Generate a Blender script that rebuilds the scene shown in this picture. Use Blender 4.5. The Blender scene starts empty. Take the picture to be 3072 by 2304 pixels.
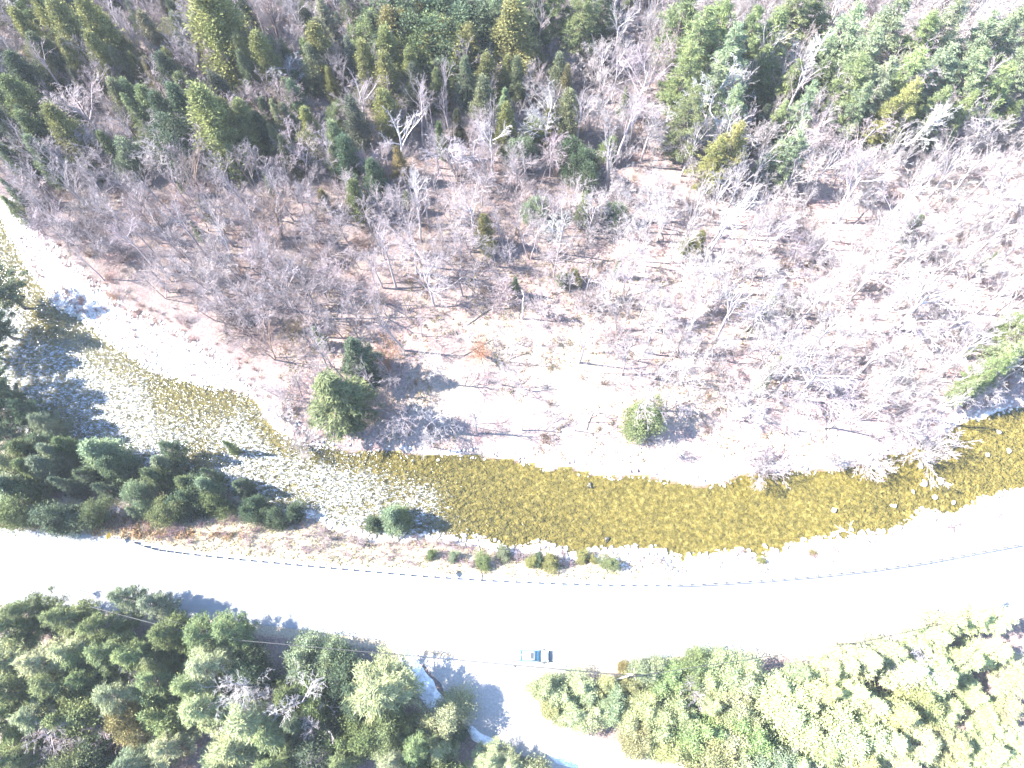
import bpy, bmesh, math, random
import numpy as np
from mathutils import Vector, Matrix
R = math.radians
random.seed(7)
rng = np.random.default_rng(11)

# ------------------------------------------------------------------ camera, sky, sun, exposure
H = 122.0; TILT = R(21.3); FPX = 723.0
scn = bpy.context.scene
cam = bpy.data.objects.new('camera', bpy.data.cameras.new('camera'))
scn.collection.objects.link(cam)
cam.location = (0, 0, H); cam.rotation_euler = (TILT, 0, 0)
cam.data.sensor_width = 36.0; cam.data.lens = 36.0 * FPX / 1024.0
cam.data.clip_end = 12000; cam.data.clip_start = 0.5
scn.camera = cam
SUN_EL = R(46); SHADOW_AZ = R(-4)            # shadows run to +x, slightly towards the viewer
world = bpy.data.worlds.new('World'); scn.world = world; world.use_nodes = True
wn = world.node_tree.nodes; wl = world.node_tree.links
bg = wn['Background']; bg.inputs['Strength'].default_value = 0.125
sky = wn.new('ShaderNodeTexSky'); sky.sky_type = 'NISHITA'; sky.sun_disc = False
sky.sun_elevation = SUN_EL
sd = Vector((-math.cos(SHADOW_AZ) * math.cos(SUN_EL), -math.sin(SHADOW_AZ) * math.cos(SUN_EL), math.sin(SUN_EL)))
sky.sun_rotation = math.atan2(sd.x, sd.y)
sky.air_density = 1.0; sky.dust_density = 0.1; sky.ozone_density = 3.0; sky.altitude = 200
wl.new(sky.outputs[0], bg.inputs['Color'])
sl = bpy.data.lights.new('sun', 'SUN'); sl.energy = 4.4; sl.angle = R(0.55); sl.color = (1.0, 0.955, 0.9)
so = bpy.data.objects.new('sun', sl); scn.collection.objects.link(so)
so.rotation_euler = (-sd).to_track_quat('-Z', 'Y').to_euler()
vs = scn.view_settings
vs.view_transform = 'Standard'; vs.look = 'None'; vs.gamma = 1.0; vs.use_curve_mapping = False
vs.exposure = 3.0
scn.cycles.max_bounces = 6; scn.cycles.diffuse_bounces = 3; scn.cycles.transparent_max_bounces = 8
scn.cycles.transmission_bounces = 3; scn.cycles.glossy_bounces = 2

# ------------------------------------------------------------------ pixels (2212 px wide view of the photo) <-> ground
K = 1024.0 / 2212.0
ct, st = math.cos(TILT), math.sin(TILT)
def ray(px, py):
    x = (px * K - 512) / FPX; y = -(py * K - 384) / FPX
    return (x, y * ct + st, y * st - ct)
def at_z(px, py, z):
    d = ray(px, py); t = (z - H) / d[2]
    return d[0] * t, d[1] * t
def curve(pts, z):
    w = sorted(at_z(a, b, z) for a, b in pts)
    return np.array([p[0] for p in w]), np.array([p[1] for p in w])
far_bank = curve([(-300, 250), (0, 470), (30, 525), (67, 580), (117, 655), (180, 698), (267, 766), (317, 791), (383, 813), (487, 833), (545, 856), (600, 935), (660, 955), (800, 977), (950, 985), (1100, 990), (1200, 1010), (1330, 1026), (1500, 1040), (1700, 1020), (1850, 1003), (1950, 985), (2060, 925), (2212, 870), (2600, 740)], -4.0)
bar_top = curve([(-300, 200), (20, 450), (70, 505), (143, 578), (187, 612), (233, 648), (283, 692), (367, 728), (417, 757), (483, 797), (552, 846), (608, 924), (700, 955), (1000, 979), (1100, 983), (1200, 1000), (1330, 1014), (1500, 1028), (1700, 1010), (1850, 995), (1950, 977), (2060, 919), (2212, 863), (2600, 731)], -3.4)
near_bank = curve([(-300, 850), (0, 880), (150, 985), (280, 1020), (400, 1068), (520, 1082), (640, 1105), (720, 1135), (850, 1160), (1000, 1172), (1150, 1186), (1300, 1196), (1500, 1202), (1650, 1197), (1800, 1170), (1900, 1152), (2000, 1118), (2212, 1065), (2600, 960)], -4.0)
RAIL = [(283, 1171), (305, 1180), (340, 1190), (400, 1198), (500, 1209), (700, 1228), (900, 1246), (1050, 1256), (1180, 1262), (1300, 1266), (1420, 1267), (1500, 1265), (1640, 1257), (1750, 1248), (1880, 1234), (2000, 1217), (2212, 1177), (2450, 1120)]
road_up = curve([(-300, 1130), (0, 1152), (150, 1160), (283, 1176)] + [(a, b + 2) for a, b in RAIL[2:]], 0.0)
road_lo = curve([(-300, 1280), (0, 1303), (300, 1325), (500, 1342), (700, 1366), (850, 1388), (1000, 1418), (1100, 1440), (1250, 1440), (1400, 1424), (1600, 1408), (1800, 1384), (2000, 1350), (2212, 1302), (2600, 1200)], 0.0)
def f(c, x): return np.interp(x, c[0], c[1])
def smooth(a): a = np.clip(a, 0, 1); return a * a * (3 - 2 * a)
def vnoise(x, y, s, seed=0):
    x = np.asarray(x) / s; y = np.asarray(y) / s
    xi = np.floor(x); yi = np.floor(y); fx = smooth(x - xi); fy = smooth(y - yi)
    def h(a, b):
        v = np.sin(a * 127.1 + b * 311.7 + seed * 74.7) * 43758.5453
        return v - np.floor(v)
    return (h(xi, yi) * (1 - fx) + h(xi + 1, yi) * fx) * (1 - fy) + (h(xi, yi + 1) * (1 - fx) + h(xi + 1, yi + 1) * fx) * fy
def ragged(c, amp, seed):
    x = np.arange(c[0][0], c[0][-1], .7); y = np.interp(x, c[0], c[1])
    return x, y + amp * ((vnoise(x, x * 0, 6, seed) - .5) * 1.6 + (vnoise(x, x * 0, 2.1, seed + 1) - .5) * .9)
near_bank = ragged(near_bank, 1.0, 41); far_bank = ragged(far_bank, .8, 51)
def seg_dist(x, y, pts):
    best = np.full(np.shape(x), 1e9)
    for (ax, ay), (bx, by) in zip(pts[:-1], pts[1:]):
        dx, dy = bx - ax, by - ay
        t = np.clip(((x - ax) * dx + (y - ay) * dy) / (dx * dx + dy * dy), 0, 1)
        best = np.minimum(best, np.hypot(x - ax - t * dx, y - ay - t * dy))
    return best
LANE = [at_z(a, b, 0) for a, b in [(1120, 1440), (1128, 1500), (1170, 1550), (1260, 1600), (1400, 1652), (1560, 1710), (1760, 1780)]]
LANE2 = [at_z(a, b, 0) for a, b in [(920, 1415), (990, 1480), (1025, 1530), (1080, 1570), (1160, 1600), (1300, 1640), (1500, 1720)]]
def ground_z(x, y):
    x = np.asarray(x, float); y = np.asarray(y, float)
    ru, rl, nb, fb, bt = f(road_up, x), f(road_lo, x), f(near_bank, x), f(far_bank, x), f(bar_top, x)
    n1 = vnoise(x, y, 14) - .5; n2 = vnoise(x, y, 4, 3) - .5; n3 = vnoise(x, y, 1.7, 5) - .5
    bed = -4.45 + .12 * n2 + .12 * n3
    z = np.where(y < ru + 1, -0.03, 0)
    # south of the road
    s = smooth((rl - y) / 6); lane = smooth((np.minimum(seg_dist(x, y, LANE), seg_dist(x, y, LANE2)) - 3.6) / 4)
    z = np.where(y < rl, -0.03 + s * lane * (0.5 + 1.2 * n1 + .3 * n2), z)
    # verge down to the river
    w = np.maximum(nb - ru - 1.0, 1.5); t = (y - ru - 1.0) / w
    down = -0.03 - 3.95 * smooth(np.clip(t, 0, 1)) ** 1.0 + .5 * n3 * smooth(t * 3) * (t < 1)
    z = np.where((y >= ru) & (y < nb), down, z)
    mid = (y >= nb) & (y < fb)
    e = np.minimum(y - nb, fb - y)
    z = np.where(mid, -3.98 + (bed + 3.98) * smooth(e / 2.2), z)
    d = y - fb; w2 = np.maximum(bt - fb, .8)
    rise = -3.98 + 0.85 * smooth(d / w2) + 0.9 * smooth((d - w2) / 5) + (0.030 * np.clip(d - w2 - 5, 0, 160))
    rough = np.clip(d / 3, 0, 1)
    rise = rise + rough * (1.1 * n1 * np.clip(d / 30, 0, 1) + .35 * n2 + .28 * n3)
    return np.where(y >= fb, rise, z)
def gz(x, y): return float(ground_z(x, y))
def hit(px, py, h=0.0):
    """point on the ground whose spot h metres above it is seen at this pixel"""
    z = 0.0
    for _ in range(12):
        x, y = at_z(px, py, z + h); z = z * .4 + ground_z(x, y) * .6
    if np.ndim(px): return x, y, ground_z(x, y)
    return float(x), float(y), gz(x, y)
def pix(x, y, z):
    v = (x, y, z - H); yc = v[1] * ct + v[2] * st; zc = v[1] * st - v[2] * ct
    return (512 + FPX * v[0] / zc) / K, (384 - FPX * yc / zc) / K

# ------------------------------------------------------------------ materials
def mat(name):
    m = bpy.data.materials.new(name); m.use_nodes = True
    nt = m.node_tree; p = nt.nodes['Principled BSDF']
    return m, nt, p
def setp(p, col=None, rough=None, metal=None, spec=None):
    if col is not None: p.inputs['Base Color'].default_value = (*col, 1)
    if rough is not None: p.inputs['Roughness'].default_value = rough
    if metal is not None: p.inputs['Metallic'].default_value = metal
    if spec is not None: p.inputs['Specular IOR Level'].default_value = spec
def noise(nt, scale, detail=5, rough=.6, dist=0, vec=None):
    n = nt.nodes.new('ShaderNodeTexNoise'); n.inputs['Scale'].default_value = scale
    n.inputs['Detail'].default_value = detail; n.inputs['Roughness'].default_value = rough; n.inputs['Distortion'].default_value = dist
    if vec: nt.links.new(vec, n.inputs['Vector'])
    return n.outputs['Fac']
def coords(nt, scale=(1, 1, 1)):
    tc = nt.nodes.new('ShaderNodeTexCoord'); mp = nt.nodes.new('ShaderNodeMapping'); mp.inputs['Scale'].default_value = scale
    nt.links.new(tc.outputs['Object'], mp.inputs['Vector']); return mp.outputs['Vector']
def ramp(nt, fac, stops):
    r = nt.nodes.new('ShaderNodeValToRGB'); e = r.color_ramp.elements
    while len(e) < len(stops): e.new(.5)
    for i, (p, c) in enumerate(stops):
        e[i].position = p; e[i].color = (*c, 1) if len(c) == 3 else c
    nt.links.new(fac, r.inputs[0]); return r.outputs[0]
def mix(nt, fac, a, b, mode='MIX'):
    m = nt.nodes.new('ShaderNodeMix'); m.data_type = 'RGBA'; m.blend_type = mode
    for s, v in ((m.inputs[0], fac), (m.inputs[6], a), (m.inputs[7], b)):
        if hasattr(v, 'links'): nt.links.new(v, s)
        elif isinstance(v, tuple): s.default_value = (*v, 1) if len(v) == 3 else v
        else: s.default_value = v
    return m.outputs[2]
def math_(nt, op, a, b=0.5, c=None, clamp=False):
    m = nt.nodes.new('ShaderNodeMath'); m.operation = op; m.use_clamp = clamp
    for s, v in zip(m.inputs, (a, b, c)):
        if v is None: continue
        if hasattr(v, 'links'): nt.links.new(v, s)
        else: s.default_value = v
    return m.outputs[0]
def bump(nt, h, p, strength, dist=.1):
    b = nt.nodes.new('ShaderNodeBump'); b.inputs['Strength'].default_value = strength; b.inputs['Distance'].default_value = dist
    nt.links.new(h, b.inputs['Height']); nt.links.new(b.outputs[0], p.inputs['Normal']); return b.outputs[0]

M = {}
# ground: leaf litter, dry grass, gravel, river bed told apart by a painted mask; its alpha paints a bright veil into the litter
m, nt, p = mat('ground_cover')
v = coords(nt)
at = nt.nodes.new('ShaderNodeVertexColor'); at.layer_name = 'cover'
sep = nt.nodes.new('ShaderNodeSeparateColor'); nt.links.new(at.outputs[0], sep.inputs[0])
n_f = noise(nt, 2.6, 8, .75, .4, v); n_m = noise(nt, .35, 5, .6, 0, v); n_l = noise(nt, .06, 3, .5, 0, v)
litter = ramp(nt, n_f, [(.25, (.080, .062, .058)), (.42, (.160, .132, .124)), (.58, (.235, .205, .195)), (.8, (.35, .315, .30))])
tint = ramp(nt, n_m, [(.3, (.92, .76, .74)), (.5, (1, .95, .92)), (.7, (1.06, 1.02, .88))])
litter = mix(nt, 1.0, litter, tint, 'MULTIPLY')
litter = mix(nt, math_(nt, 'MULTIPLY', at.outputs['Alpha'], 1.0), litter, mix(nt, 1.0, litter, (1.85, 1.84, 1.86), 'MULTIPLY'))  # alpha lifts the litter colour: the painted veil
litter = mix(nt, 1.0, litter, ramp(nt, n_l, [(.35, (.8, .78, .8)), (.65, (1.1, 1.06, 1.02))]), 'MULTIPLY')
grass = ramp(nt, noise(nt, 3.2, 7, .7, .2, v), [(.3, (.20, .155, .11)), (.5, (.32, .27, .205)), (.7, (.44, .39, .31))])
vo = nt.nodes.new('ShaderNodeTexVoronoi'); vo.inputs['Scale'].default_value = 1.5; nt.links.new(v, vo.inputs['Vector'])
gravel = ramp(nt, n_f, [(.25, (.22, .19, .17)), (.45, (.42, .39, .37)), (.7, (.62, .59, .57))])
bedc = ramp(nt, noise(nt, 1.5, 8, .78, .3, v), [(.30, (.022, .020, .007)), (.42, (.088, .080, .024)), (.54, (.155, .139, .048)), (.64, (.26, .235, .105)), (.75, (.50, .47, .33))])
bedc = mix(nt, .8, bedc, ramp(nt, vo.outputs['Color'], [(0, (.6, .6, .55)), (1, (1.25, 1.15, 1.0))]), 'MULTIPLY')
def edge(ch, lo=.35, hi=.65):
    a = math_(nt, 'ADD', sep.outputs[ch], math_(nt, 'MULTIPLY', math_(nt, 'SUBTRACT', n_f, .5), .9))
    mr = nt.nodes.new('ShaderNodeMapRange'); mr.inputs[1].default_value = lo; mr.inputs[2].default_value = hi
    nt.links.new(a, mr.inputs[0]); return mr.outputs[0]
c = mix(nt, edge(2), litter, grass); c = mix(nt, edge(1), c, gravel); c = mix(nt, edge(0, .45, .55), c, bedc)
nt.links.new(c, p.inputs['Base Color']); setp(p, rough=.95, spec=.1)
bump(nt, n_f, p, .9, .25); p.inputs['Diffuse Roughness'].default_value = .8
M['ground'] = m

m, nt, p = mat('asphalt'); v = coords(nt)
a = ramp(nt, noise(nt, 9, 6, .7, 0, v), [(.3, (.165, .165, .165)), (.7, (.235, .235, .235))])
a = mix(nt, 1, a, ramp(nt, noise(nt, .3, 5, .6, 0, coords(nt, (.25, 1, 1))), [(.35, (.85, .85, .87)), (.65, (1.1, 1.1, 1.1))]), 'MULTIPLY')
nt.links.new(a, p.inputs['Base Color']); setp(p, rough=.9, spec=.3); bump(nt, noise(nt, 30, 3), p, .3, .02); M['road'] = m
m, nt, p = mat('pale_gravel'); v = coords(nt)
a = ramp(nt, noise(nt, 3, 8, .7, 0, v), [(.3, (.20, .185, .175)), (.7, (.34, .32, .30))]); nt.links.new(a, p.inputs['Base Color']); setp(p, rough=.95, spec=.1)
bump(nt, noise(nt, 8, 4), p, .5, .05); M['lane'] = m

# river: clear tinted sheet with glossy ripples; sun glitter on the riffle painted as pale diffuse flecks
m, nt, p = mat('river_water'); v = coords(nt)
nt.nodes.remove(p); out = nt.nodes['Material Output']
tr = nt.nodes.new('ShaderNodeBsdfTransparent'); tr.inputs[0].default_value = (.93, .91, .80, 1)
gl = nt.nodes.new('ShaderNodeBsdfGlossy'); gl.inputs['Roughness'].default_value = .12; gl.inputs[0].default_value = (.95, .97, 1, 1)
rip = math_(nt, 'ADD', math_(nt, 'MULTIPLY', noise(nt, 1.2, 2, .6, .8, coords(nt, (.8, 1.5, 1))), 1.0), math_(nt, 'MULTIPLY', noise(nt, 3.2, 1, .5, 0, v), .22))
at = nt.nodes.new('ShaderNodeVertexColor'); at.layer_name = 'riffle'
sep = nt.nodes.new('ShaderNodeSeparateColor'); nt.links.new(at.outputs[0], sep.inputs[0])
b = nt.nodes.new('ShaderNodeBump'); b.inputs['Distance'].default_value = .35
nt.links.new(math_(nt, 'MULTIPLY_ADD', sep.outputs[0], .6, .25), b.inputs['Strength'])
nt.links.new(rip, b.inputs['Height']); nt.links.new(b.outputs[0], gl.inputs['Normal'])
fr = nt.nodes.new('ShaderNodeFresnel'); fr.inputs[0].default_value = 1.33; nt.links.new(b.outputs[0], fr.inputs['Normal'])
ms = nt.nodes.new('ShaderNodeMixShader'); nt.links.new(fr.outputs[0], ms.inputs[0]); nt.links.new(tr.outputs[0], ms.inputs[1]); nt.links.new(gl.outputs[0], ms.inputs[2])
glitter = nt.nodes.new('ShaderNodeBsdfDiffuse'); glitter.inputs[0].default_value = (.34, .36, .38, 1); nt.links.new(b.outputs[0], glitter.inputs['Normal'])
fn = noise(nt, 1.9, 7, .85, 1.0, coords(nt, (.75, 1.35, 1)))
fa = math_(nt, 'ADD', fn, math_(nt, 'MULTIPLY', math_(nt, 'SUBTRACT', sep.outputs[0], 1.0), .36))
mr = nt.nodes.new('ShaderNodeMapRange'); mr.inputs[1].default_value = .50; mr.inputs[2].default_value = .58; nt.links.new(fa, mr.inputs[0])
ms2 = nt.nodes.new('ShaderNodeMixShader'); nt.links.new(mr.outputs[0], ms2.inputs[0]); nt.links.new(ms.outputs[0], ms2.inputs[1]); nt.links.new(glitter.outputs[0], ms2.inputs[2])
nt.links.new(ms2.outputs[0], out.inputs[0]); M['water'] = m

def leaf_mat(name, trans=.22, lo=.6, hi=1.25):
    m, nt, p = mat(name)
    oi = nt.nodes.new('ShaderNodeObjectInfo'); ge = nt.nodes.new('ShaderNodeNewGeometry')
    var = ramp(nt, ge.outputs['Random Per Island'], [(0, (lo, lo, lo * .9)), (.5, (1, 1, .9)), (1, (hi, hi * .98, hi * .85))])
    c = mix(nt, 1, oi.outputs['Color'], var, 'MULTIPLY')
    tc = coords(nt); c = mix(nt, 1, c, ramp(nt, noise(nt, .45, 3, .6, 0, tc), [(.3, (.75, .8, .85)), (.7, (1.2, 1.15, 1.0))]), 'MULTIPLY')
    nt.links.new(c, p.inputs['Base Color']); setp(p, rough=.7, spec=.15)
    t = nt.nodes.new('ShaderNodeBsdfTranslucent'); nt.links.new(c, t.inputs[0])
    s = nt.nodes.new('ShaderNodeMixShader'); s.inputs[0].default_value = trans
    nt.links.new(p.outputs[0], s.inputs[1]); nt.links.new(t.outputs[0], s.inputs[2]); nt.links.new(s.outputs[0], nt.nodes['Material Output'].inputs[0])
    return m
M['needles'] = leaf_mat('evergreen_foliage')
M['blades'] = leaf_mat('dry_grass_blades', .3, .7, 1.2)
def wood_mat(name, a, b, usecol=False):
    m, nt, p = mat(name); v = coords(nt)
    c = ramp(nt, noise(nt, 2.5, 5, .7, 0, v), [(.3, a), (.7, b)])
    if usecol:
        oi = nt.nodes.new('ShaderNodeObjectInfo'); c = mix(nt, 1, c, oi.outputs['Color'], 'MULTIPLY')
    nt.links.new(c, p.inputs['Base Color']); setp(p, rough=.85, spec=.2); return m
M['bark'] = wood_mat('brown_grey_bark', (.07, .055, .045), (.16, .135, .12))
M['twig'] = wood_mat('bare_twigs', (.72, .70, .72), (1.15, 1.12, 1.15), True)
M['snag'] = wood_mat('bleached_wood', (.45, .43, .42), (.72, .70, .68))
M['log'] = wood_mat('rotting_log', (.10, .08, .065), (.26, .22, .19))
M['pole'] = wood_mat('pole_timber', (.16, .13, .10), (.27, .23, .19))
m, nt, p = mat('river_stone'); v = coords(nt); ge = nt.nodes.new('ShaderNodeNewGeometry')
c = ramp(nt, noise(nt, 3, 6, .7, 0, v), [(.3, (.26, .24, .225)), (.7, (.55, .52, .50))])
c = mix(nt, 1, c, ramp(nt, ge.outputs['Random Per Island'], [(0, (.5, .48, .47)), (.5, (1, .98, .95)), (1, (1.2, 1.2, 1.2))]), 'MULTIPLY')
nt.links.new(c, p.inputs['Base Color']); setp(p, rough=.85); bump(nt, noise(nt, 9, 5), p, .5, .05); M['stone'] = m
m, nt, p = mat('dark_wet_stone'); c = ramp(nt, noise(nt, 3, 6, .7), [(.3, (.03, .03, .03)), (.7, (.09, .085, .08))]); nt.links.new(c, p.inputs['Base Color']); setp(p, rough=.4); M['wetstone'] = m
m, nt, p = mat('old_snow'); v = coords(nt)
c = ramp(nt, noise(nt, 1.2, 7, .7, .3, v), [(.35, (.30, .31, .33)), (.5, (.50, .51, .53)), (.68, (.66, .67, .68))]); nt.links.new(c, p.inputs['Base Color']); setp(p, rough=.7, spec=.2); bump(nt, noise(nt, 2.5, 6), p, .8, .2); M['snow'] = m
def plain(name, col, rough=.5, metal=0, nscale=6, amt=.12):
    m, nt, p = mat(name)
    lo = tuple(x * (1 - amt) for x in col); hi = tuple(min(1, x * (1 + amt)) for x in col)
    c = ramp(nt, noise(nt, nscale, 4, .6), [(.3, lo), (.7, hi)]); nt.links.new(c, p.inputs['Base Color']); setp(p, rough=rough, metal=metal); return m
M['steel'] = plain('galvanised_steel', (.26, .26, .255), .65, .15)
M['post'] = plain('weathered_guard_post', (.07, .065, .06), .8)
M['yellow'] = plain('yellow_sign_paint', (.62, .38, .02), .5)
M['carpaint'] = plain('silver_blue_car_paint', (.22, .26, .285), .3, .2)
M['glass'] = plain('dark_car_glass', (.03, .085, .13), .08)
M['blackp'] = plain('black_plastic', (.03, .03, .035), .5)
M['tyre'] = plain('tyre_rubber', (.025, .025, .025), .8)
M['lamp'] = plain('clear_lamp_lens', (.6, .65, .7), .15)
M['red'] = plain('red_lamp_lens', (.4, .03, .02), .3)
M['wire'] = plain('power_cable', (.035, .033, .03), .6)
M['ceramic'] = plain('grey_insulator', (.35, .36, .36), .3)

# ------------------------------------------------------------------ mesh helpers
C = scn.collection
def link(name, me, material=None, parent=None, loc=None):
    o = bpy.data.objects.new(name, me); C.objects.link(o)
    if material is not None and me is not None and not me.materials: me.materials.append(material)
    if parent: o.parent = parent
    if loc is not None: o.location = loc
    return o
def tag(o, label=None, cat=None, group=None, kind=None):
    if label: o['label'] = label
    if cat: o['category'] = cat
    if group: o['group'] = group
    if kind: o['kind'] = kind
    return o
def mesh_np(name, verts, faces, smooth_=False):
    verts = np.asarray(verts, np.float32).reshape(-1, 3); faces = np.asarray(faces, np.int32); k = faces.shape[1]
    me = bpy.data.meshes.new(name); me.vertices.add(len(verts)); me.vertices.foreach_set('co', verts.ravel())
    me.loops.add(faces.size); me.loops.foreach_set('vertex_index', faces.ravel())
    me.polygons.add(len(faces)); me.polygons.foreach_set('loop_start', np.arange(0, faces.size, k, dtype=np.int32))
    try: me.polygons.foreach_set('loop_total', np.full(len(faces), k, np.int32))
    except Exception: pass
    if smooth_: me.polygons.foreach_set('use_smooth', np.ones(len(faces), bool))
    me.update(calc_edges=True); return me
def tubes(P0, P1, r0, r1, sides=3):
    P0 = np.asarray(P0, float); P1 = np.asarray(P1, float); r0 = np.asarray(r0, float); r1 = np.asarray(r1, float); n = len(P0)
    d = P1 - P0; d /= np.maximum(np.linalg.norm(d, axis=1, keepdims=True), 1e-6)
    ref = np.where(np.abs(d[:, 2:3]) > .9, [[1., 0, 0]], [[0, 0, 1.]])
    u = np.cross(d, ref); u /= np.maximum(np.linalg.norm(u, axis=1, keepdims=True), 1e-6); w = np.cross(d, u)
    V = np.zeros((n, 2 * sides, 3))
    for k in range(sides):
        a = 2 * math.pi * k / sides; o = math.cos(a) * u + math.sin(a) * w
        V[:, k] = P0 + o * r0[:, None]; V[:, sides + k] = P1 + o * r1[:, None]
    F = np.array([[k, (k + 1) % sides, sides + (k + 1) % sides, sides + k] for k in range(sides)])
    F = (F[None] + (np.arange(n) * 2 * sides)[:, None, None]).reshape(-1, 4)
    return V.reshape(-1, 3), F
def cards(Cn, U, W):
    """small pointed leaf sprays: centre, half length vector, half width vector"""
    n = len(Cn); V = np.stack([Cn - U, Cn + W - U * .1, Cn + U, Cn - W - U * .1], 1)
    F = np.arange(4 * n).reshape(n, 4); return V.reshape(-1, 3), F
def unit(v): return v / np.maximum(np.linalg.norm(v, axis=-1, keepdims=True), 1e-6)
def join(parts):
    V = []; F = []; o = 0
    for v, f_ in parts: V.append(v); F.append(f_ + o); o += len(v)
    return np.concatenate(V), np.concatenate(F)
def path_tube(pts, rad, sides=6):
    pts = np.array(pts, float); r = np.full(len(pts), rad) if np.isscalar(rad) else np.array(rad, float)
    return tubes(pts[:-1], pts[1:], r[:-1], r[1:], sides)

# ------------------------------------------------------------------ ground, water, road
def axis(lo, hi, step, far):
    core = np.arange(lo, hi + step / 2, step); out = []; d = step; x = 0
    while x < far: d *= 1.35; x += d; out.append(x)
    out = np.array(out); return np.concatenate([lo - out[::-1], core, hi + out])
gx = axis(-150, 150, .75, 3200); gy = axis(-40, 175, .75, 3200)
X, Y = np.meshgrid(gx, gy); Xc = np.clip(X, -260, 260); Yc = np.clip(Y, -120, 320)
Z = ground_z(Xc, Yc)
nx, ny = len(gx), len(gy)
idx = np.arange(nx * ny).reshape(ny, nx)
F = np.stack([idx[:-1, :-1], idx[:-1, 1:], idx[1:, 1:], idx[1:, :-1]], -1).reshape(-1, 4)
me = mesh_np('ground', np.stack([X, Y, Z], -1).reshape(-1, 3), F, True)
ru, rl, nb, fb, bt = (f(c_, X) for c_ in (road_up, road_lo, near_bank, far_bank, bar_top))
bedm = ((Y > nb + .3) & (Y < fb - .3)).astype(float)
wide = bt - fb
ga = smooth(1 - (np.abs(Y - (fb + bt) / 2) - wide / 2) / (.35 + .5 * np.clip(wide - 2, 0, 1))) * (Y > fb - 1)
ga = ga * np.where(wide < 2.4, smooth(vnoise(X, Y, 5, 61) * 2.6 - .7), 1)
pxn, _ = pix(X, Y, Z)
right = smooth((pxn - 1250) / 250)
nbk = smooth(1 - np.abs(Y - nb) / 2.0) * .9 + right * ((Y > ru + .5) & (Y < nb + .5)) * .85
grs = ((Y > ru - 1) & (Y < nb)).astype(float) * np.clip((nb - Y) / 4, 0, 1) * .95
grs = np.maximum(grs, smooth(1 - (rl - Y) / 3.0) * (Y < rl + .5))
ocl = np.zeros(X.shape)
for cx_, cy_, r_ in [at_z(1250, 800, -2) + (13,), at_z(1380, 640, -2) + (10,), at_z(1480, 850, -2) + (12,), at_z(950, 850, -2) + (10,), at_z(1080, 740, -2) + (9,)]:
    ocl = np.maximum(ocl, smooth((1.5 - np.hypot(X - cx_, Y - cy_) / r_) / 1.2))
grs = np.maximum(grs, ocl * .5)
grv = np.clip(np.maximum(ga, nbk * (Y > ru)), 0, 1)
_, pyn = pix(X, Y, Z)
veil_pale = smooth((pxn - 1000 + .8 * (pyn - 500)) / 1000) * (Y > fb) * .95; veil_pale = np.maximum(veil_pale, smooth((pyn - 520) / 350) * (Y > fb) * .35)  # litter paled rightwards and downwards: bright glare veil put into its colour
col = np.stack([bedm, grv, grs, veil_pale], -1).reshape(-1, 4)
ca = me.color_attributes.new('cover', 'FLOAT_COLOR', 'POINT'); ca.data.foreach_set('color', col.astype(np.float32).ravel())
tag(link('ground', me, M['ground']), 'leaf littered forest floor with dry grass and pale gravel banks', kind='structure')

def strip(name, xs, ylo, yhi, z, n, material, label):
    V = []; 
    for j in range(n + 1):
        t = j / n; V.append(np.stack([xs, ylo * (1 - t) + yhi * t, np.full_like(xs, z)], -1))
    V = np.stack(V); id_ = np.arange(len(xs) * (n + 1)).reshape(n + 1, len(xs))
    F = np.stack([id_[:-1, :-1], id_[:-1, 1:], id_[1:, 1:], id_[1:, :-1]], -1).reshape(-1, 4)
    me = mesh_np(name, V.reshape(-1, 3), F, True); o = link(name, me, material); tag(o, label, kind='structure'); return me, V
xs = np.arange(-200, 200.1, 1.5)
me, V = strip('water', xs, f(near_bank, xs) - 1.2, f(far_bank, xs) + 1.2, -3.96, 40, M['water'], 'shallow amber river with riffles and painted white glitter on the left')
v = V.reshape(-1, 3); px_, py_ = pix(v[:, 0], v[:, 1], v[:, 2])
rif = 1 - smooth((px_ - 560 - (py_ - 850) * 1.1) / 520)
rif = np.maximum(rif, .40 * smooth((px_ - 1750) / 200))
rif = rif  * (1 - .22 * np.exp(-((px_ - 60) ** 2 + (py_ - 560) ** 2) / 110 ** 2))
tt_ = (v[:, 1] - f(near_bank, v[:, 0])) / (f(far_bank, v[:, 0]) - f(near_bank, v[:, 0]))
rif = rif * (1 - .22 * smooth((tt_ - .55) / .3))
rif = rif * (.79 + .36 * vnoise(v[:, 0], v[:, 1], 7, 9)); rif = np.clip(rif, 0, 1)
ca = me.color_attributes.new('riffle', 'FLOAT_COLOR', 'POINT')
ca.data.foreach_set('color', np.stack([rif, rif, rif, np.ones_like(rif)], -1).astype(np.float32).ravel())
strip('road', xs, f(road_lo, xs), f(road_up, xs) + .8, 0.004, 8, M['road'], 'wide sun bleached paved road with broad shoulders')
LL = np.array([at_z(a, b, 0) for a, b in [(880, 1412), (915, 1440), (950, 1480), (975, 1530), (1010, 1572), (1060, 1607), (1150, 1640), (1250, 1690), (1400, 1770)]])
LR = np.array([at_z(a, b, 0) for a, b in [(1262, 1436), (1172, 1470), (1150, 1500), (1172, 1540), (1255, 1582), (1370, 1607), (1480, 1650), (1600, 1700), (1760, 1790)]])
tt = np.linspace(0, 8, 80); rws = []
for q in range(9):
    w_ = q / 8; wob = .5 * (vnoise(tt * 6, tt * 0 + q * 9, 3) - .5) * (q in (0, 8))
    P_ = LL * (1 - w_) + LR * w_; rws.append(np.stack([np.interp(tt, range(9), P_[:, 0]) + wob, np.interp(tt, range(9), P_[:, 1]) + wob, np.full(80, .012)], -1))
id_ = np.arange(720).reshape(9, 80); F = np.stack([id_[:-1, :-1], id_[1:, :-1], id_[1:, 1:], id_[:-1, 1:]], -1).reshape(-1, 4)
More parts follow.
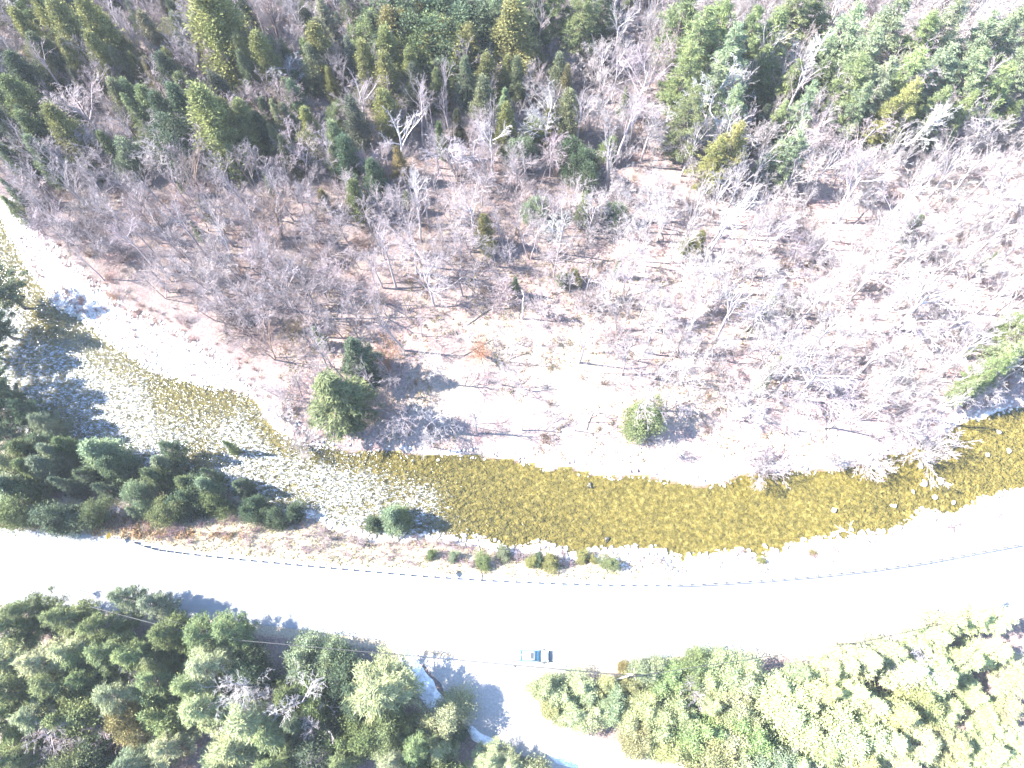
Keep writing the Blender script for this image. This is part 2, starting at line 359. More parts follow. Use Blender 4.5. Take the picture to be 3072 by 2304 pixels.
tag(link('gravel_lane', mesh_np('gravel_lane', np.concatenate(rws), F, True), M['lane']), 'pale gravel lane leaving the road at the bottom', kind='structure')

# ------------------------------------------------------------------ tree makers (unit trees, base at origin)
def trunk_mesh(name, h, r, lean=0.02, limbs=None, sides=7, rs=None):
    rs = rs or random.Random(1); pts = [(0, 0, -.4)]; x = y = 0
    for i in range(1, 9):
        x += rs.uniform(-1, 1) * lean * h / 8; y += rs.uniform(-1, 1) * lean * h / 8; pts.append((x, y, h * i / 8))
    rr = [r * 1.25] + [r * (1 - .93 * i / 8) for i in range(1, 9)]
    parts = [path_tube(pts, rr, sides)]
    if limbs is not None and len(limbs[0]): parts.append(tubes(*limbs, sides=4))
    return mesh_np(name, *join(parts), True)

def make_pine(seed, h=20., rad=4.2, whorl=.62, tufts=13, droop=.12, start=.22, per=6, tl=.42, narrow=1.0, dens=7, cw=.15, updraft=.5, shape=.75):
    g = np.random.default_rng(seed); z = start * h; B0 = []; B1 = []; R0 = []; T = []; TD = []; TS = []
    lob = g.uniform(.72, 1.25, 9)
    while z < h * .985:
        t = (z / h - start) / (1 - start); prof = (min(1, (t + .12) * 3.2)) * (1 - t) ** shape + .05
        for k in range(per + (g.random() < .4)):
            a = g.uniform(0, 6.283); L = rad * prof * g.uniform(.6, 1.12) * lob[int(a / .7)] * narrow
            dz = g.uniform(-.25, .45) * (updraft) - droop + .35 * t * updraft
            d = np.array([math.cos(a), math.sin(a), dz]); p0 = np.array([0, 0, z + g.uniform(-.25, .25)]); p1 = p0 + d * L
            B0.append(p0); B1.append(p1); R0.append(.035 + .012 * L)
            nt_ = max(3, int(tufts * (L / rad) ** 1.1)); s = np.sqrt(g.uniform(.10, 1, nt_))
            side = np.array([-d[1], d[0], 0]); wdt = .30 * L * (1 - s * .65)
            off = g.uniform(-1, 1, nt_) * wdt
            pts = p0 + d * L * s[:, None] + side * off[:, None]; pts[:, 2] += g.normal(0, .07, nt_) + .06 * L * s ** 2 * updraft
            T.append(pts); dirs = unit(d + side * (off / (wdt + .01) * .8)[:, None] + g.normal(0, .25, (nt_, 3)) + np.array([0, 0, .35 * updraft])); TD.append(dirs); TS.append(np.full(nt_, 1.0))
        z += whorl * g.uniform(.75, 1.25)
    T = np.concatenate(T); TD = np.concatenate(TD); n = len(T)
    Cn = np.repeat(T, dens, 0) + g.normal(0, tl * .42, (n * dens, 3)) * np.array([1, 1, .38])
    D = unit(np.repeat(TD, dens, 0) + g.normal(0, .55, (n * dens, 3)))
    S = unit(np.cross(D, g.normal(0, 1, (n * dens, 3))))
    ln_ = tl * g.uniform(.35, .75, (n * dens, 1))
    crown = cards(Cn, D * ln_, S * ln_ * cw)
    return crown, (np.array(B0), np.array(B1), np.array(R0), np.array(R0) * .3)

def make_cone(seed, h=16., rad=2.7, n=9000, lumps=.35, round_=False, power=.85, base=.04, lean=0):
    """dense cedar like or rounded crown: sprays on a lumpy shell with depth"""
    g = np.random.default_rng(seed)
    nb_ = 230; tb = g.random(nb_) ** (1.15 if not round_ else .9); ab = g.uniform(0, 6.283, nb_)
    if round_: prof = lambda t: np.sqrt(np.clip(1 - (2 * np.clip(t, 0, 1) ** .85 - 1) ** 2, .02, 1))
    else: prof = lambda t: np.clip((t + .02) * 6, 0, 1) ** .5 * (1 - t) ** power + .02
    per = n // nb_; amp = g.uniform(1 - lumps, 1 + lumps * .6, nb_)
    r = rad * prof(tb) * amp; zb = h * (base + (1 - base) * tb)
    c = np.stack([np.cos(ab) * r, np.sin(ab) * r, zb], -1)
    inw = g.uniform(0, 1, (nb_, per)) ** 1.6
    cx = c[:, None, :] * np.array([1, 1, 1.]); cx = np.repeat(cx, per, 1)
    cx[..., :2] *= (1 - .55 * inw)[..., None]; cx[..., 2] += g.normal(0, .42 * h / 16, (nb_, per)) + .02
    cx[..., :2] += g.normal(0, .30 * rad / 2.7, (nb_, per, 2))
    Cn = cx.reshape(-1, 3); out = Cn * np.array([1, 1, 0]); out = unit(out)
    D = unit(out * .7 + np.array([0, 0, .8]) + g.normal(0, .5, Cn.shape)); S = unit(np.cross(D, g.normal(0, 1, Cn.shape)))
    L = g.uniform(.09, .20, (len(Cn), 1)) * (h / 16) ** .3
    bz = g.uniform(.1, .9, 60) * h; aa = g.uniform(0, 6.283, 60); rr = rad * prof(bz / h) * .75
    B0 = np.stack([0 * bz, 0 * bz, bz], -1); B1 = np.stack([np.cos(aa) * rr, np.sin(aa) * rr, bz + .3], -1)
    return cards(Cn, D * L, S * L * .42), (B0, B1, np.full(60, .05), np.full(60, .015))

def make_bare(seed, h=13., spread=1.0, stems=1, trunk_frac=.38, thin=1.0, dens=1.0, up=.25, vase=False):
    rs = random.Random(seed); segs = [[], []]
    def add(lv, a, b, ra, rb): segs[0 if lv <= 1 else 1].append((a, b, ra, rb))
    def branch(p, d, L, r, lv):
        n = (5, 5, 4, 3, 2)[lv]; pts = [p]; dd = d.copy()
        for i in range(n):
            wob = (.05, .11, .14, .18, .22)[lv]
            dd = dd + Vector((rs.gauss(0, wob), rs.gauss(0, wob), rs.gauss(0, wob) + up * (.12 if lv else .3))); dd.normalize()
            q = pts[-1] + dd * (L / n); t0 = i / n; t1 = (i + 1) / n; tip = (.45, .35, .3, .4, .5)[lv]
            add(lv, pts[-1], q, r * (1 - t0 * (1 - tip)), r * (1 - t1 * (1 - tip))); pts.append(q)
        if lv >= 4: return
        nc = ((9, 7, 6, 5)[lv]); nc = max(2, int(nc * dens * rs.uniform(.8, 1.2)))
        for k in range(nc):
            lo = trunk_frac if lv == 0 else .18
            t = lo + (1 - lo) * ((k + rs.random()) / nc); i = min(n - 1, int(t * n)); q = pts[i].lerp(pts[i + 1], t * n - i)
            seg = (pts[i + 1] - pts[i]).normalized(); ax = seg.cross(Vector((rs.gauss(0, 1), rs.gauss(0, 1), rs.gauss(0, 1)))).normalized()
            ang = R((52, 45, 42, 45)[lv]) * rs.uniform(.6, 1.15) * (1 - .35 * t if lv == 0 else 1) * spread
            nd = (Matrix.Rotation(ang, 3, ax) @ seg)
            ln_ = L * ((.62, .55, .52, .5)[lv]) * rs.uniform(.7, 1.15) * (1.05 - .45 * t)
            branch(q, nd, ln_, max(.010 * thin, r * (.5, .5, .5, .5)[lv] * (1 - .4 * t)), lv + 1)
    for s in range(stems):
        if stems > 1:
            a = rs.uniform(0, 6.28); tl = rs.uniform(.15, .6) if vase else rs.uniform(.05, .3)
            d = Vector((math.cos(a) * tl, math.sin(a) * tl, 1)).normalized(); p = Vector((math.cos(a) * .15, math.sin(a) * .15, -.2)); L = h * .72 * rs.uniform(.75, 1.05)
            branch(p, d, L, .09 * thin * h / 13 * 1.1, 0 if stems < 4 else 1)
        else: segs[0].append(((0, 0, -.3), (0, 0, .01), .17 * thin, .16 * thin)); branch(Vector((0, 0, -.3)), Vector((rs.gauss(0, .05), rs.gauss(0, .05), 1)).normalized(), h * .8, .17 * thin * h / 13, 0)
    out = []
    for k in (0, 1):
        s = segs[k]; a = np.array([x[0] for x in s]); b = np.array([x[1] for x in s]); ra = np.array([x[2] for x in s]); rb = np.array([x[3] for x in s])
        out.append((a, b, np.maximum(ra, .012 * thin), np.maximum(rb, .010 * thin)))
    return out

def make_clump(seed, h=10., rad=3.2, n=22000):
    """several leaders of different height grown together: an uneven rounded evergreen"""
    g = np.random.default_rng(seed); parts = []; B0 = []; B1 = []; r0 = []; r1 = []; k = g.integers(5, 9)
    for q in range(k):
        a = g.uniform(0, 6.283); d = rad * (0 if q == 0 else g.uniform(.35, .68)); hh = h * (1 if q == 0 else g.uniform(.55, .92))
        (v, f_), br = make_cone(seed * 31 + q, hh, rad * g.uniform(.42, .66), n // k, .5, round_=g.random() < .5, power=g.uniform(.5, .9), base=.12)
        o_ = np.array([math.cos(a) * d, math.sin(a) * d, 0]); parts.append((v + o_, f_)); B0.append(br[0][:20] * [0, 0, .7]); B1.append((br[1][:20] + o_)); r0.append(br[2][:20]); r1.append(br[3][:20])
    return join(parts), (np.concatenate(B0), np.concatenate(B1), np.concatenate(r0), np.concatenate(r1))
LIB = {}
for i in range(6):
    cr, br = make_pine(100 + i, 20, 4.8, .78, 17, .05, .12 + .05 * (i % 3), 6, .58, dens=11, shape=.74 + .1 * (i % 3)); LIB.setdefault('p', []).append((mesh_np('pine_crown', *cr), trunk_mesh('pine_trunk', 20, .26, .015, br, rs=random.Random(i)), 20.))
for i in range(3):
    cr, br = make_pine(140 + i, 14, 2.7, .40, 13, .22, .05, 7, .34, dens=9, cw=.2, updraft=.15, shape=.85); LIB.setdefault('s', []).append((mesh_np('spruce_crown', *cr), trunk_mesh('spruce_trunk', 14, .16, .01, br, rs=random.Random(i)), 14.))
for i in range(6):
    cr, br = make_cone(160 + i, 16, 2.6, 26000, .85, power=.60 + .12 * (i % 3)); LIB.setdefault('c', []).append((mesh_np('cedar_crown', *cr), trunk_mesh('cedar_trunk', 16, .22, .015, br, rs=random.Random(i)), 16.))
for i in range(6):
    cr, br = make_clump(180 + i); LIB.setdefault('r', []).append((mesh_np('round_crown', *cr), trunk_mesh('round_trunk', 9.2, .16, .02, br, rs=random.Random(i)), 10.))
bare_specs = [(17, .55, 1, .5, 1.1, .8, .35), (16, .6, 1, .48, 1.05, .8, .4), (17, .5, 1, .55, 1.1, .75, .4), (15, .7, 2, .45, 1., .75, .4), (13, 1.1, 1, .30, 1, 1.0, .25), (14, .9, 1, .38, .9, 1.0, .35), (12, 1.25, 1, .25, 1.1, 1.0, .12), (14, .85, 2, .34, .9, .9, .35), (11, 1.15, 2, .22, .9, .9, .18), (15, .75, 1, .42, .95, 1.05, .35), (12, 1.05, 3, .18, .8, .8, .25), (13, 1.2, 1, .3, 1, 1.05, .2)]
for i, (h_, sp_, stm, tf, th, dn, up) in enumerate(bare_specs):
    a, b = make_bare(300 + i, h_, sp_, stm, tf, th * 1.08, dn * .98, up)
    LIB.setdefault('b', []).append((mesh_np('bare_crown', *tubes(*b, sides=3)), mesh_np('bare_trunk', *tubes(*a, sides=5), True), float(h_)))
for i in range(3):   # many stemmed bushes
    a, b = make_bare(400 + i, 6.0, .75, 12, .2, .95, .95, .15, vase=True)
    LIB.setdefault('v', []).append((mesh_np('bush_crown', *tubes(*b, sides=3)), mesh_np('bush_stems', *tubes(*a, sides=4), True), 6.))

HUE = {'y': (.175, .178, .078), 'g': (.118, .145, .072), 'd': (.066, .092, .060), 'l': (.160, .195, .135), 'o': (.200, .170, .085), 'n': (.150, .185, .095), 'w': (.235, .255, .160)}
VEIL_GAIN = {3: 1.1, 4: 1.2, 8: 1.15, 11: 1.3, 12: 1.65}  # foliage gain by region; bright veil on the right put into leaf colour
HNAME = {'y': 'yellow-green', 'g': 'mid-green', 'd': 'dark green', 'l': 'pale blue-green', 'o': 'orange-tinged', 'n': 'fresh green', 'w': 'light lime green'}
KNAME = {'c': ('cedar_tree', 'dense conical cedar'), 'p': ('pine_tree', 'plumy pine'), 's': ('spruce_tree', 'pointed spruce'), 'r': ('hemlock_tree', 'rounded evergreen')}
TW = {'grey': (.29, .265, .26), 'pale': (.36, .335, .32), 'lav': (.28, .24, .235), 'brown': (.17, .125, .095), 'dark': (.12, .10, .10), 'rust': (.26, .15, .09)}
def plant(kind, x, y, z, h, w=1.0, hue=(.1, .1, .1), name=None, trunk_col=None, var=None, tiltv=None):
    lib = LIB[kind]; cr, trk, h0 = lib[random.randrange(len(lib)) if var is None else var % len(lib)]
    t = bpy.data.objects.new(name, None); C.objects.link(t); t.location = (x, y, z); t.empty_display_size = .5
    s = h / h0; t.scale = (s * w, s * w, s); t.rotation_euler = (0, 0, random.uniform(0, 6.28))
    if tiltv: t.rotation_euler = (tiltv[0], tiltv[1], random.uniform(-.3, .3))
    a = link('trunk', trk, M['bark'] if kind in 'cpsr' else M['twig'], t); b_ = link('crown', cr, M['needles'] if kind in 'cpsr' else M['twig'], t)
    j = random.uniform(.86, 1.16); b_.color = (*[q * j * random.uniform(.95, 1.05) for q in hue], 1)
    tcn = trunk_col or hue; a.color = (*[min(.6, q * 1.15) for q in tcn], 1)
    return t

# ------------------------------------------------------------------ evergreens: tip pixel, height, kind, hue, width, region
EV = """
30 25 14 c y 1|70 -20 16 c y 1|112 5 17 c y 1.1|132 88 12 c y .9|172 -5 18 c y 1|190 75 14 c y .95|222 40 12 c y .9|355 108 9 c y 1|385 165 11 c g 1.2|432 -35 21 c y 1.35|458 48 15 c y 1.2|425 195 19 c y 1.2|478 222 14 c y .95|510 85 13 c y 1|552 78 14 c y 1.1|675 58 14 c y 1.1|655 90 10 c n 1|280 118 9 c y .9|707 150 8 c y .9|595 195 6 s y .9|240 172 8 c n 1|302 192 11 c n 1.1|332 205 12 c d 1|370 190 13 c d 1.2|345 250 12 r d 1|12 175 14 c g 1.2|20 120 13 c d 1.2|45 250 12 c g 1.2|105 235 15 c y 1|60 300 12 c l 1|370 362 9 s d .8|2 388 9 s d 1|4 425 9 s g 1.1|428 435 6 c y .8|175 332 9 s g .9|655 236 9 c y 1|620 305 8 c y 1|692 412 6 c o 1|530 275 9 c y 1|255 300 9 r l .9|412 480 7 s g .9|570 375 7 s n .9|215 290 10 c g 1|675 706 9 s l .9|
783 45 12 r g 1|837 25 13 c o 1.2|868 28 12 c y 1.2|904 15 12 c o 1|927 38 13 r g 1.1|955 48 13 r y 1.1|990 60 12 r g 1.2|1012 60 13 c y 1.1|1107 8 17 c y 1.4|830 65 14 c y 1.1|780 98 14 c y 1|828 122 14 c y 1.1|882 110 12 c y 1|826 200 11 c y 1.3|943 155 10 c g .9|975 140 9 c g .9|1050 122 12 c y 1.1|1095 128 11 c y .9|1094 230 12 c y 1|1188 238 9 c y .9|1165 262 7 r g 1|856 322 9 c o .9|947 268 9 c g .7|760 395 10 c g 1|800 350 10 c d 1|740 300 12 c d 1|1044 468 9 c o .9|1054 515 6 r y .8|1127 302 8 r l .9|877 415 6 c g .9|990 20 14 r d 1.3|1040 20 14 r d 1.2|1075 -20 15 p l 1|940 -20 15 r d 1.3|880 -30 16 r d 1.3|1150 -30 16 p d 1|1200 -40 16 p g .9|
1227 308 9 r d .9|1262 328 9 r d .9|1266 415 11 s g 1|1354 188 9 s g .9|1450 42 8 c y .8|1262 -20 16 p g 1|1310 -25 14 p d .9|1217 588 5 r g .9|1244 583 5 r y .9|1113 600 7 s d 1|1320 300 6 r n .9|1340 560 7 c n .7|1155 430 6 r l 1|1330 440 6 r l 1|
1495 100 17 p n .9|1530 20 18 p n 1|1490 -30 18 p g 1|1575 -10 18 p g .9|1595 60 17 p l 1|1640 20 17 p g .9|1690 25 17 s g 1.4|1660 100 13 s g 1.3|1730 130 12 s n 1.1|1560 130 16 p l 1|1505 195 16 p g .9|1598 190 14 p l .9|1600 270 15 p y 1.05|1560 300 13 p y .9|1728 290 13 p l 1|1690 310 11 p l .9|1760 180 14 p l .8|1740 -30 17 p n 1|1790 -30 16 p g 1|1700 220 10 s n .9|
1860 10 18 p l 1|1900 60 17 p l 1|1960 -10 18 p l 1.1|2020 30 17 p n 1|2080 0 18 p l 1|2150 30 17 p l 1|2210 20 17 p l 1|1870 120 16 p n 1|1930 130 16 p l 1|1990 110 16 p n 1|2060 100 16 p l 1|2130 110 16 p l 1|2190 140 15 p n 1|1985 175 15 p y .95|2050 190 14 p n .95|1940 210 13 p y .85|2110 200 13 s n 1|1880 180 14 p l .9|2200 225 9 c g 1.1|2250 90 16 p l 1|2260 -20 17 p l 1|
1990 470 7 c g 1.2|2155 545 7 s n .8|1517 502 9 c y .9|1490 520 6 r y .9|1674 642 7 r g .8|1718 652 6 c n .6|1655 676 8 s g .8|1688 772 9 s n .8|1665 815 8 s l .9|2122 742 6 s n .8|2165 700 7 s n .9|1405 886 10 r n 1.25|
754 738 17 s d 1.35|700 820 21 s g 1.75|722 835 16 c g 1.1|2255 690 19 p n .8|2230 735 18 p w .7|2190 765 17 p n .7|2150 800 15 p n .7|2120 820 13 p w .65|2290 640 18 p n .8|2330 720 18 p g .8|
25 880 13 p d 1|150 1030 10 p g 1|215 1050 10 p d 1.1|60 955 12 p g 1.1|265 1065 9 r d 1.2|400 1075 9 r d 1.3|455 1085 8 r g 1.2|520 1095 7 r d 1.3|585 1108 6 r d 1.3|10 1085 9 r g 1.3|95 1090 9 r d 1.3|180 1095 7 r g 1.2|340 1090 7 r l 1.1|620 1110 5 r g 1.2|20 970 12 c g 1.2|-30 1000 13 p g 1.1|70 905 12 p d 1|-30 930 14 p d 1|102 960 12 c g 1|127 955 11 c g .9|172 968 13 c g 1.44|235 990 12 c g 1.5|350 945 11 p l .9|335 990 9 c l 1.12|300 1025 11 c g 1.1|380 1040 9 c g 1.5|440 1048 9 c g 1.38|495 1052 8 s d 1.38|545 1085 7 c d 1.25|30 1000 12 c g 1.1|70 985 12 c g 1.1|-20 1040 12 c g 1.38|25 1060 10 c g 1.25|120 1030 11 s l 1.12|270 1085 6 s l 1.0|470 950 8 s l .8|420 1010 9 s d .8|830 1095 9 c g 1.56|862 1120 7 c l 1.5|800 1120 6 c l 1.38|
-90 560 19 p d 1.1|-110 640 18 p d 1.2|-150 760 20 p d 1.2|-90 840 18 p d 1.1|-120 700 16 p d 1.2|-50 820 15 p d 1|
10 1310 15 p g 1|95 1325 15 p n 1|235 1285 13 p l .9|300 1295 12 p l .8|175 1345 14 p g 1|405 1360 14 p n 1.05|465 1350 14 p n .95|110 1400 15 p w 1|40 1425 16 p w 1.05|190 1400 15 p n 1|250 1410 14 p n 1|310 1425 12 p g 1|415 1430 15 p w 1|380 1475 14 p n 1|400 1530 15 p w 1.1|70 1470 15 p n 1.1|150 1460 13 p g 1|30 1545 14 p w 1|105 1550 12 r g 1.1|240 1555 10 r o .9|305 1540 11 r n 1|330 1615 13 p w 1|245 1655 13 p l 1|505 1560 16 p w 1.15|560 1590 15 p n 1.1|470 1620 15 p w 1.1|440 1670 14 p w 1|620 1560 13 p d 1|635 1410 10 r l 1.1|700 1410 8 r l 1|600 1500 12 p g 1|670 1520 10 r g 1|350 1380 9 r g 1|560 1660 14 p g 1|660 1620 11 r d 1.1|180 1620 9 r d 1.2|120 1650 11 r g 1|20 1640 12 p g 1|-40 1340 15 p n 1.1|-50 1420 15 p w 1.1|-30 1490 15 p g 1.2|-60 1560 15 p n 1.2|-40 1640 14 p g 1.1|-90 1460 14 p g 1.2|140 1420 13 p n 1.1|330 1360 13 p g 1.1|520 1450 11 r d 1|300 1460 13 p n 1.1|210 1500 14 p w 1|
800 1490 17 p w 1.25|822 1545 10 p n 1|960 1548 9 r w 1.2|880 1570 7 r n 1|827 1575 11 r n .9|887 1620 13 p n 1|945 1618 9 p w 1.2|835 1645 13 p w 1|780 1590 11 r g 1|920 1680 9 r g 1.2|1055 1640 8 p w 1.3|1105 1650 8 p w 1.3|1145 1660 7 r w 1.2|975 1600 6 r d 1|730 1600 9 r g 1|750 1480 12 r d 1|765 1540 10 r d 1|720 1650 12 p g 1|990 1690 8 p n 1.2|
1175 1480 7 r w 1|1220 1500 7 r w 1.1|1258 1480 7 r w 1.1|1200 1530 6 r y 1|1240 1540 7 r w 1.1|1290 1530 7 r w 1|1330 1520 7 r l 1|1275 1500 6 r l .8|1305 1475 6 r y .9|1410 1450 7 r l 1.1|1450 1455 7 r n 1.1|1400 1530 7 r w 1.1|1360 1560 7 r w 1|1430 1580 8 r w 1.1|1395 1600 8 r y 1|1460 1620 8 r y 1.2|1480 1540 8 r w 1|1365 1475 6 r y .9|1505 1435 8 r g 1|1580 1450 9 r w 1.2|1540 1470 8 r w 1|1615 1470 9 r w 1.1|1550 1520 9 p w 1|1600 1530 9 r w 1.1|1530 1575 10 r n 1.1|1640 1590 10 r n 1|1580 1600 9 r w 1.1|1540 1640 10 r y 1.2|1610 1650 10 r w 1.1|1690 1640 10 r l 1|
1700 1480 10 p w 1|1745 1450 9 p l .9|1715 1540 11 r w 1.2|1760 1520 10 r w 1.1|1810 1440 10 p w .9|1850 1430 11 p w 1|1810 1490 11 p y 1|1900 1420 12 s w 1.4|1950 1400 12 p w 1|1870 1490 11 p w 1|1850 1600 12 r w 1.2|1800 1620 11 p n 1.1|1770 1580 10 r y 1|1910 1520 11 p w 1|1995 1440 11 s w 1.5|2010 1500 9 r y 1|1970 1540 12 s o 1.6|2045 1370 12 p w 1|2080 1335 12 p w .9|2195 1320 13 p w 1|2130 1325 12 p w .9|2120 1420 12 p w 1|2060 1450 12 p w 1.1|2180 1400 12 p w 1|1950 1600 12 p w 1.1|2020 1610 12 p w 1.1|2090 1610 12 p y 1.1|2170 1620 12 p w 1.1|1890 1650 12 p y 1.1|1990 1670 12 p w 1.1|2120 1680 12 p w 1.1|2250 1450 12 p w 1.1|2130 1500 5 r w 1.2|2190 1530 5 r w 1.3|2060 1540 6 r w 1.3|2150 1560 5 r w 1.2|2100 1470 5 r w 1.1|2250 1620 12 p w 1.1|2040 1420 10 p w .9|1880 1560 9 p n 1|1740 1650 10 p w 1
"""
REGT = ['in the upper left corner', 'at the top centre', 'right of the top centre', 'left of the bleached snag', 'in the upper right corner', 'standing alone on the floodplain', 'on the far river bank', 'between river and road at left', 'on the shaded left river bank', 'below the road at lower left', 'beside the snow bank', 'in the thicket right of the lane', 'in bright lower right woods']
ORD = ['first', 'second', 'third', 'fourth', 'fifth', 'sixth', 'seventh', 'eighth', 'ninth', 'tenth', 'eleventh', 'twelfth', 'thirteenth', 'fourteenth', 'fifteenth', 'sixteenth'] + ['seventeenth', 'eighteenth', 'nineteenth', 'twentieth', 'twenty-first', 'twenty-second', 'twenty-third', 'twenty-fourth', 'twenty-fifth', 'twenty-sixth']
ev = []; EVXY = []
for ri, line in enumerate([l for l in EV.strip().split('\n') if l]):
    for e in line.strip('|').split('|'):
        a = e.split(); px_, py_, h_, kd, hu, w_ = float(a[0]), float(a[1]), float(a[2]), a[3], a[4], float(a[5])
        if py_ > 1290: w_ *= 1.22; py_ += 8
        if ri == 7: px_ += random.uniform(-16, 16); py_ += random.uniform(-14, 14); w_ *= random.uniform(.85, 1.4); hu = random.choice([hu, 'd', 'g', 'l'])
        elif ri == 7: w_ *= 1.42; h_ *= 1.45
        elif ri == 6: w_ *= 1.05
        elif ri in (3, 4): w_ *= 1.12; h_ *= 1.3
        elif py_ < 480 and kd != 's': w_ *= 1.24; h_ *= 1.16
        elif kd == 'c': w_ *= 1.12
        x, y, z = hit(px_, py_, h_ * .97)
        ev.append([ri, kd, hu, h_, w_, x, y, z, px_, py_]); EVXY.append((x, y, w_ * 3))
def sizeword(kd, h_):
    a, b_, c_ = {'c': (9.5, 13, 16.5), 'p': (12.5, 15, 17.5), 's': (7.5, 10, 13), 'r': (7, 9.5, 11.5)}[kd]
    return 'small' if h_ < a else 'mid-sized' if h_ < b_ else 'tall' if h_ < c_ else 'towering'
labs = {}
for e in ev: labs.setdefault((e[0], e[1], e[2], sizeword(e[1], e[3])), []).append(e)
for key, lst in labs.items():
    lst.sort(key=lambda e: e[8])
    for i, e in enumerate(lst):
        ri, kd, hu, sw = key; base = f"{sw} {HNAME[hu]} {KNAME[kd][1]}"
        if len(lst) == 1: lab = f"{base} {REGT[ri]}"
        elif i == 0: lab = f"leftmost {base} {REGT[ri]}"
        elif i == len(lst) - 1: lab = f"rightmost {base} {REGT[ri]}"
        else: lab = f"{ORD[i]} from left {base} {REGT[ri]}"
        e.append(lab)
SPECIAL = {(754, 738): 'dark pointed spruce rising behind the big pines on the far river bank', (1405, 886): 'round bushy fresh green evergreen alone at the edge of the far bank', (700, 820): 'biggest dark evergreen overhanging the amber river from the far bank', (800, 1498): 'large light crowned pine beside the blue shaded snow bank', (1517, 502): 'slim yellow-green cedar in the middle of the pale bare woods', (1990, 470): 'squat olive cedar alone in the bare woods at far right', (350, 945): 'feathery pale pine standing over the glittering riffle'}
for ri, kd, hu, h_, w_, x, y, z, px_, py_, lab in ev:
    t = plant(kd, x, y, z, h_, w_, tuple(q * VEIL_GAIN.get(ri, 1.0) for q in (HUE[hu] if ri < 11 or hu not in 'yo' else (.20, .20, .11))), KNAME[kd][0])  # lower right yellows washed out, the veil painted into the leaves
    lab = SPECIAL.get((int(px_), int(py_)), lab)
    tag(t, lab, 'tree', 'evergreen trees ' + REGT[ri])

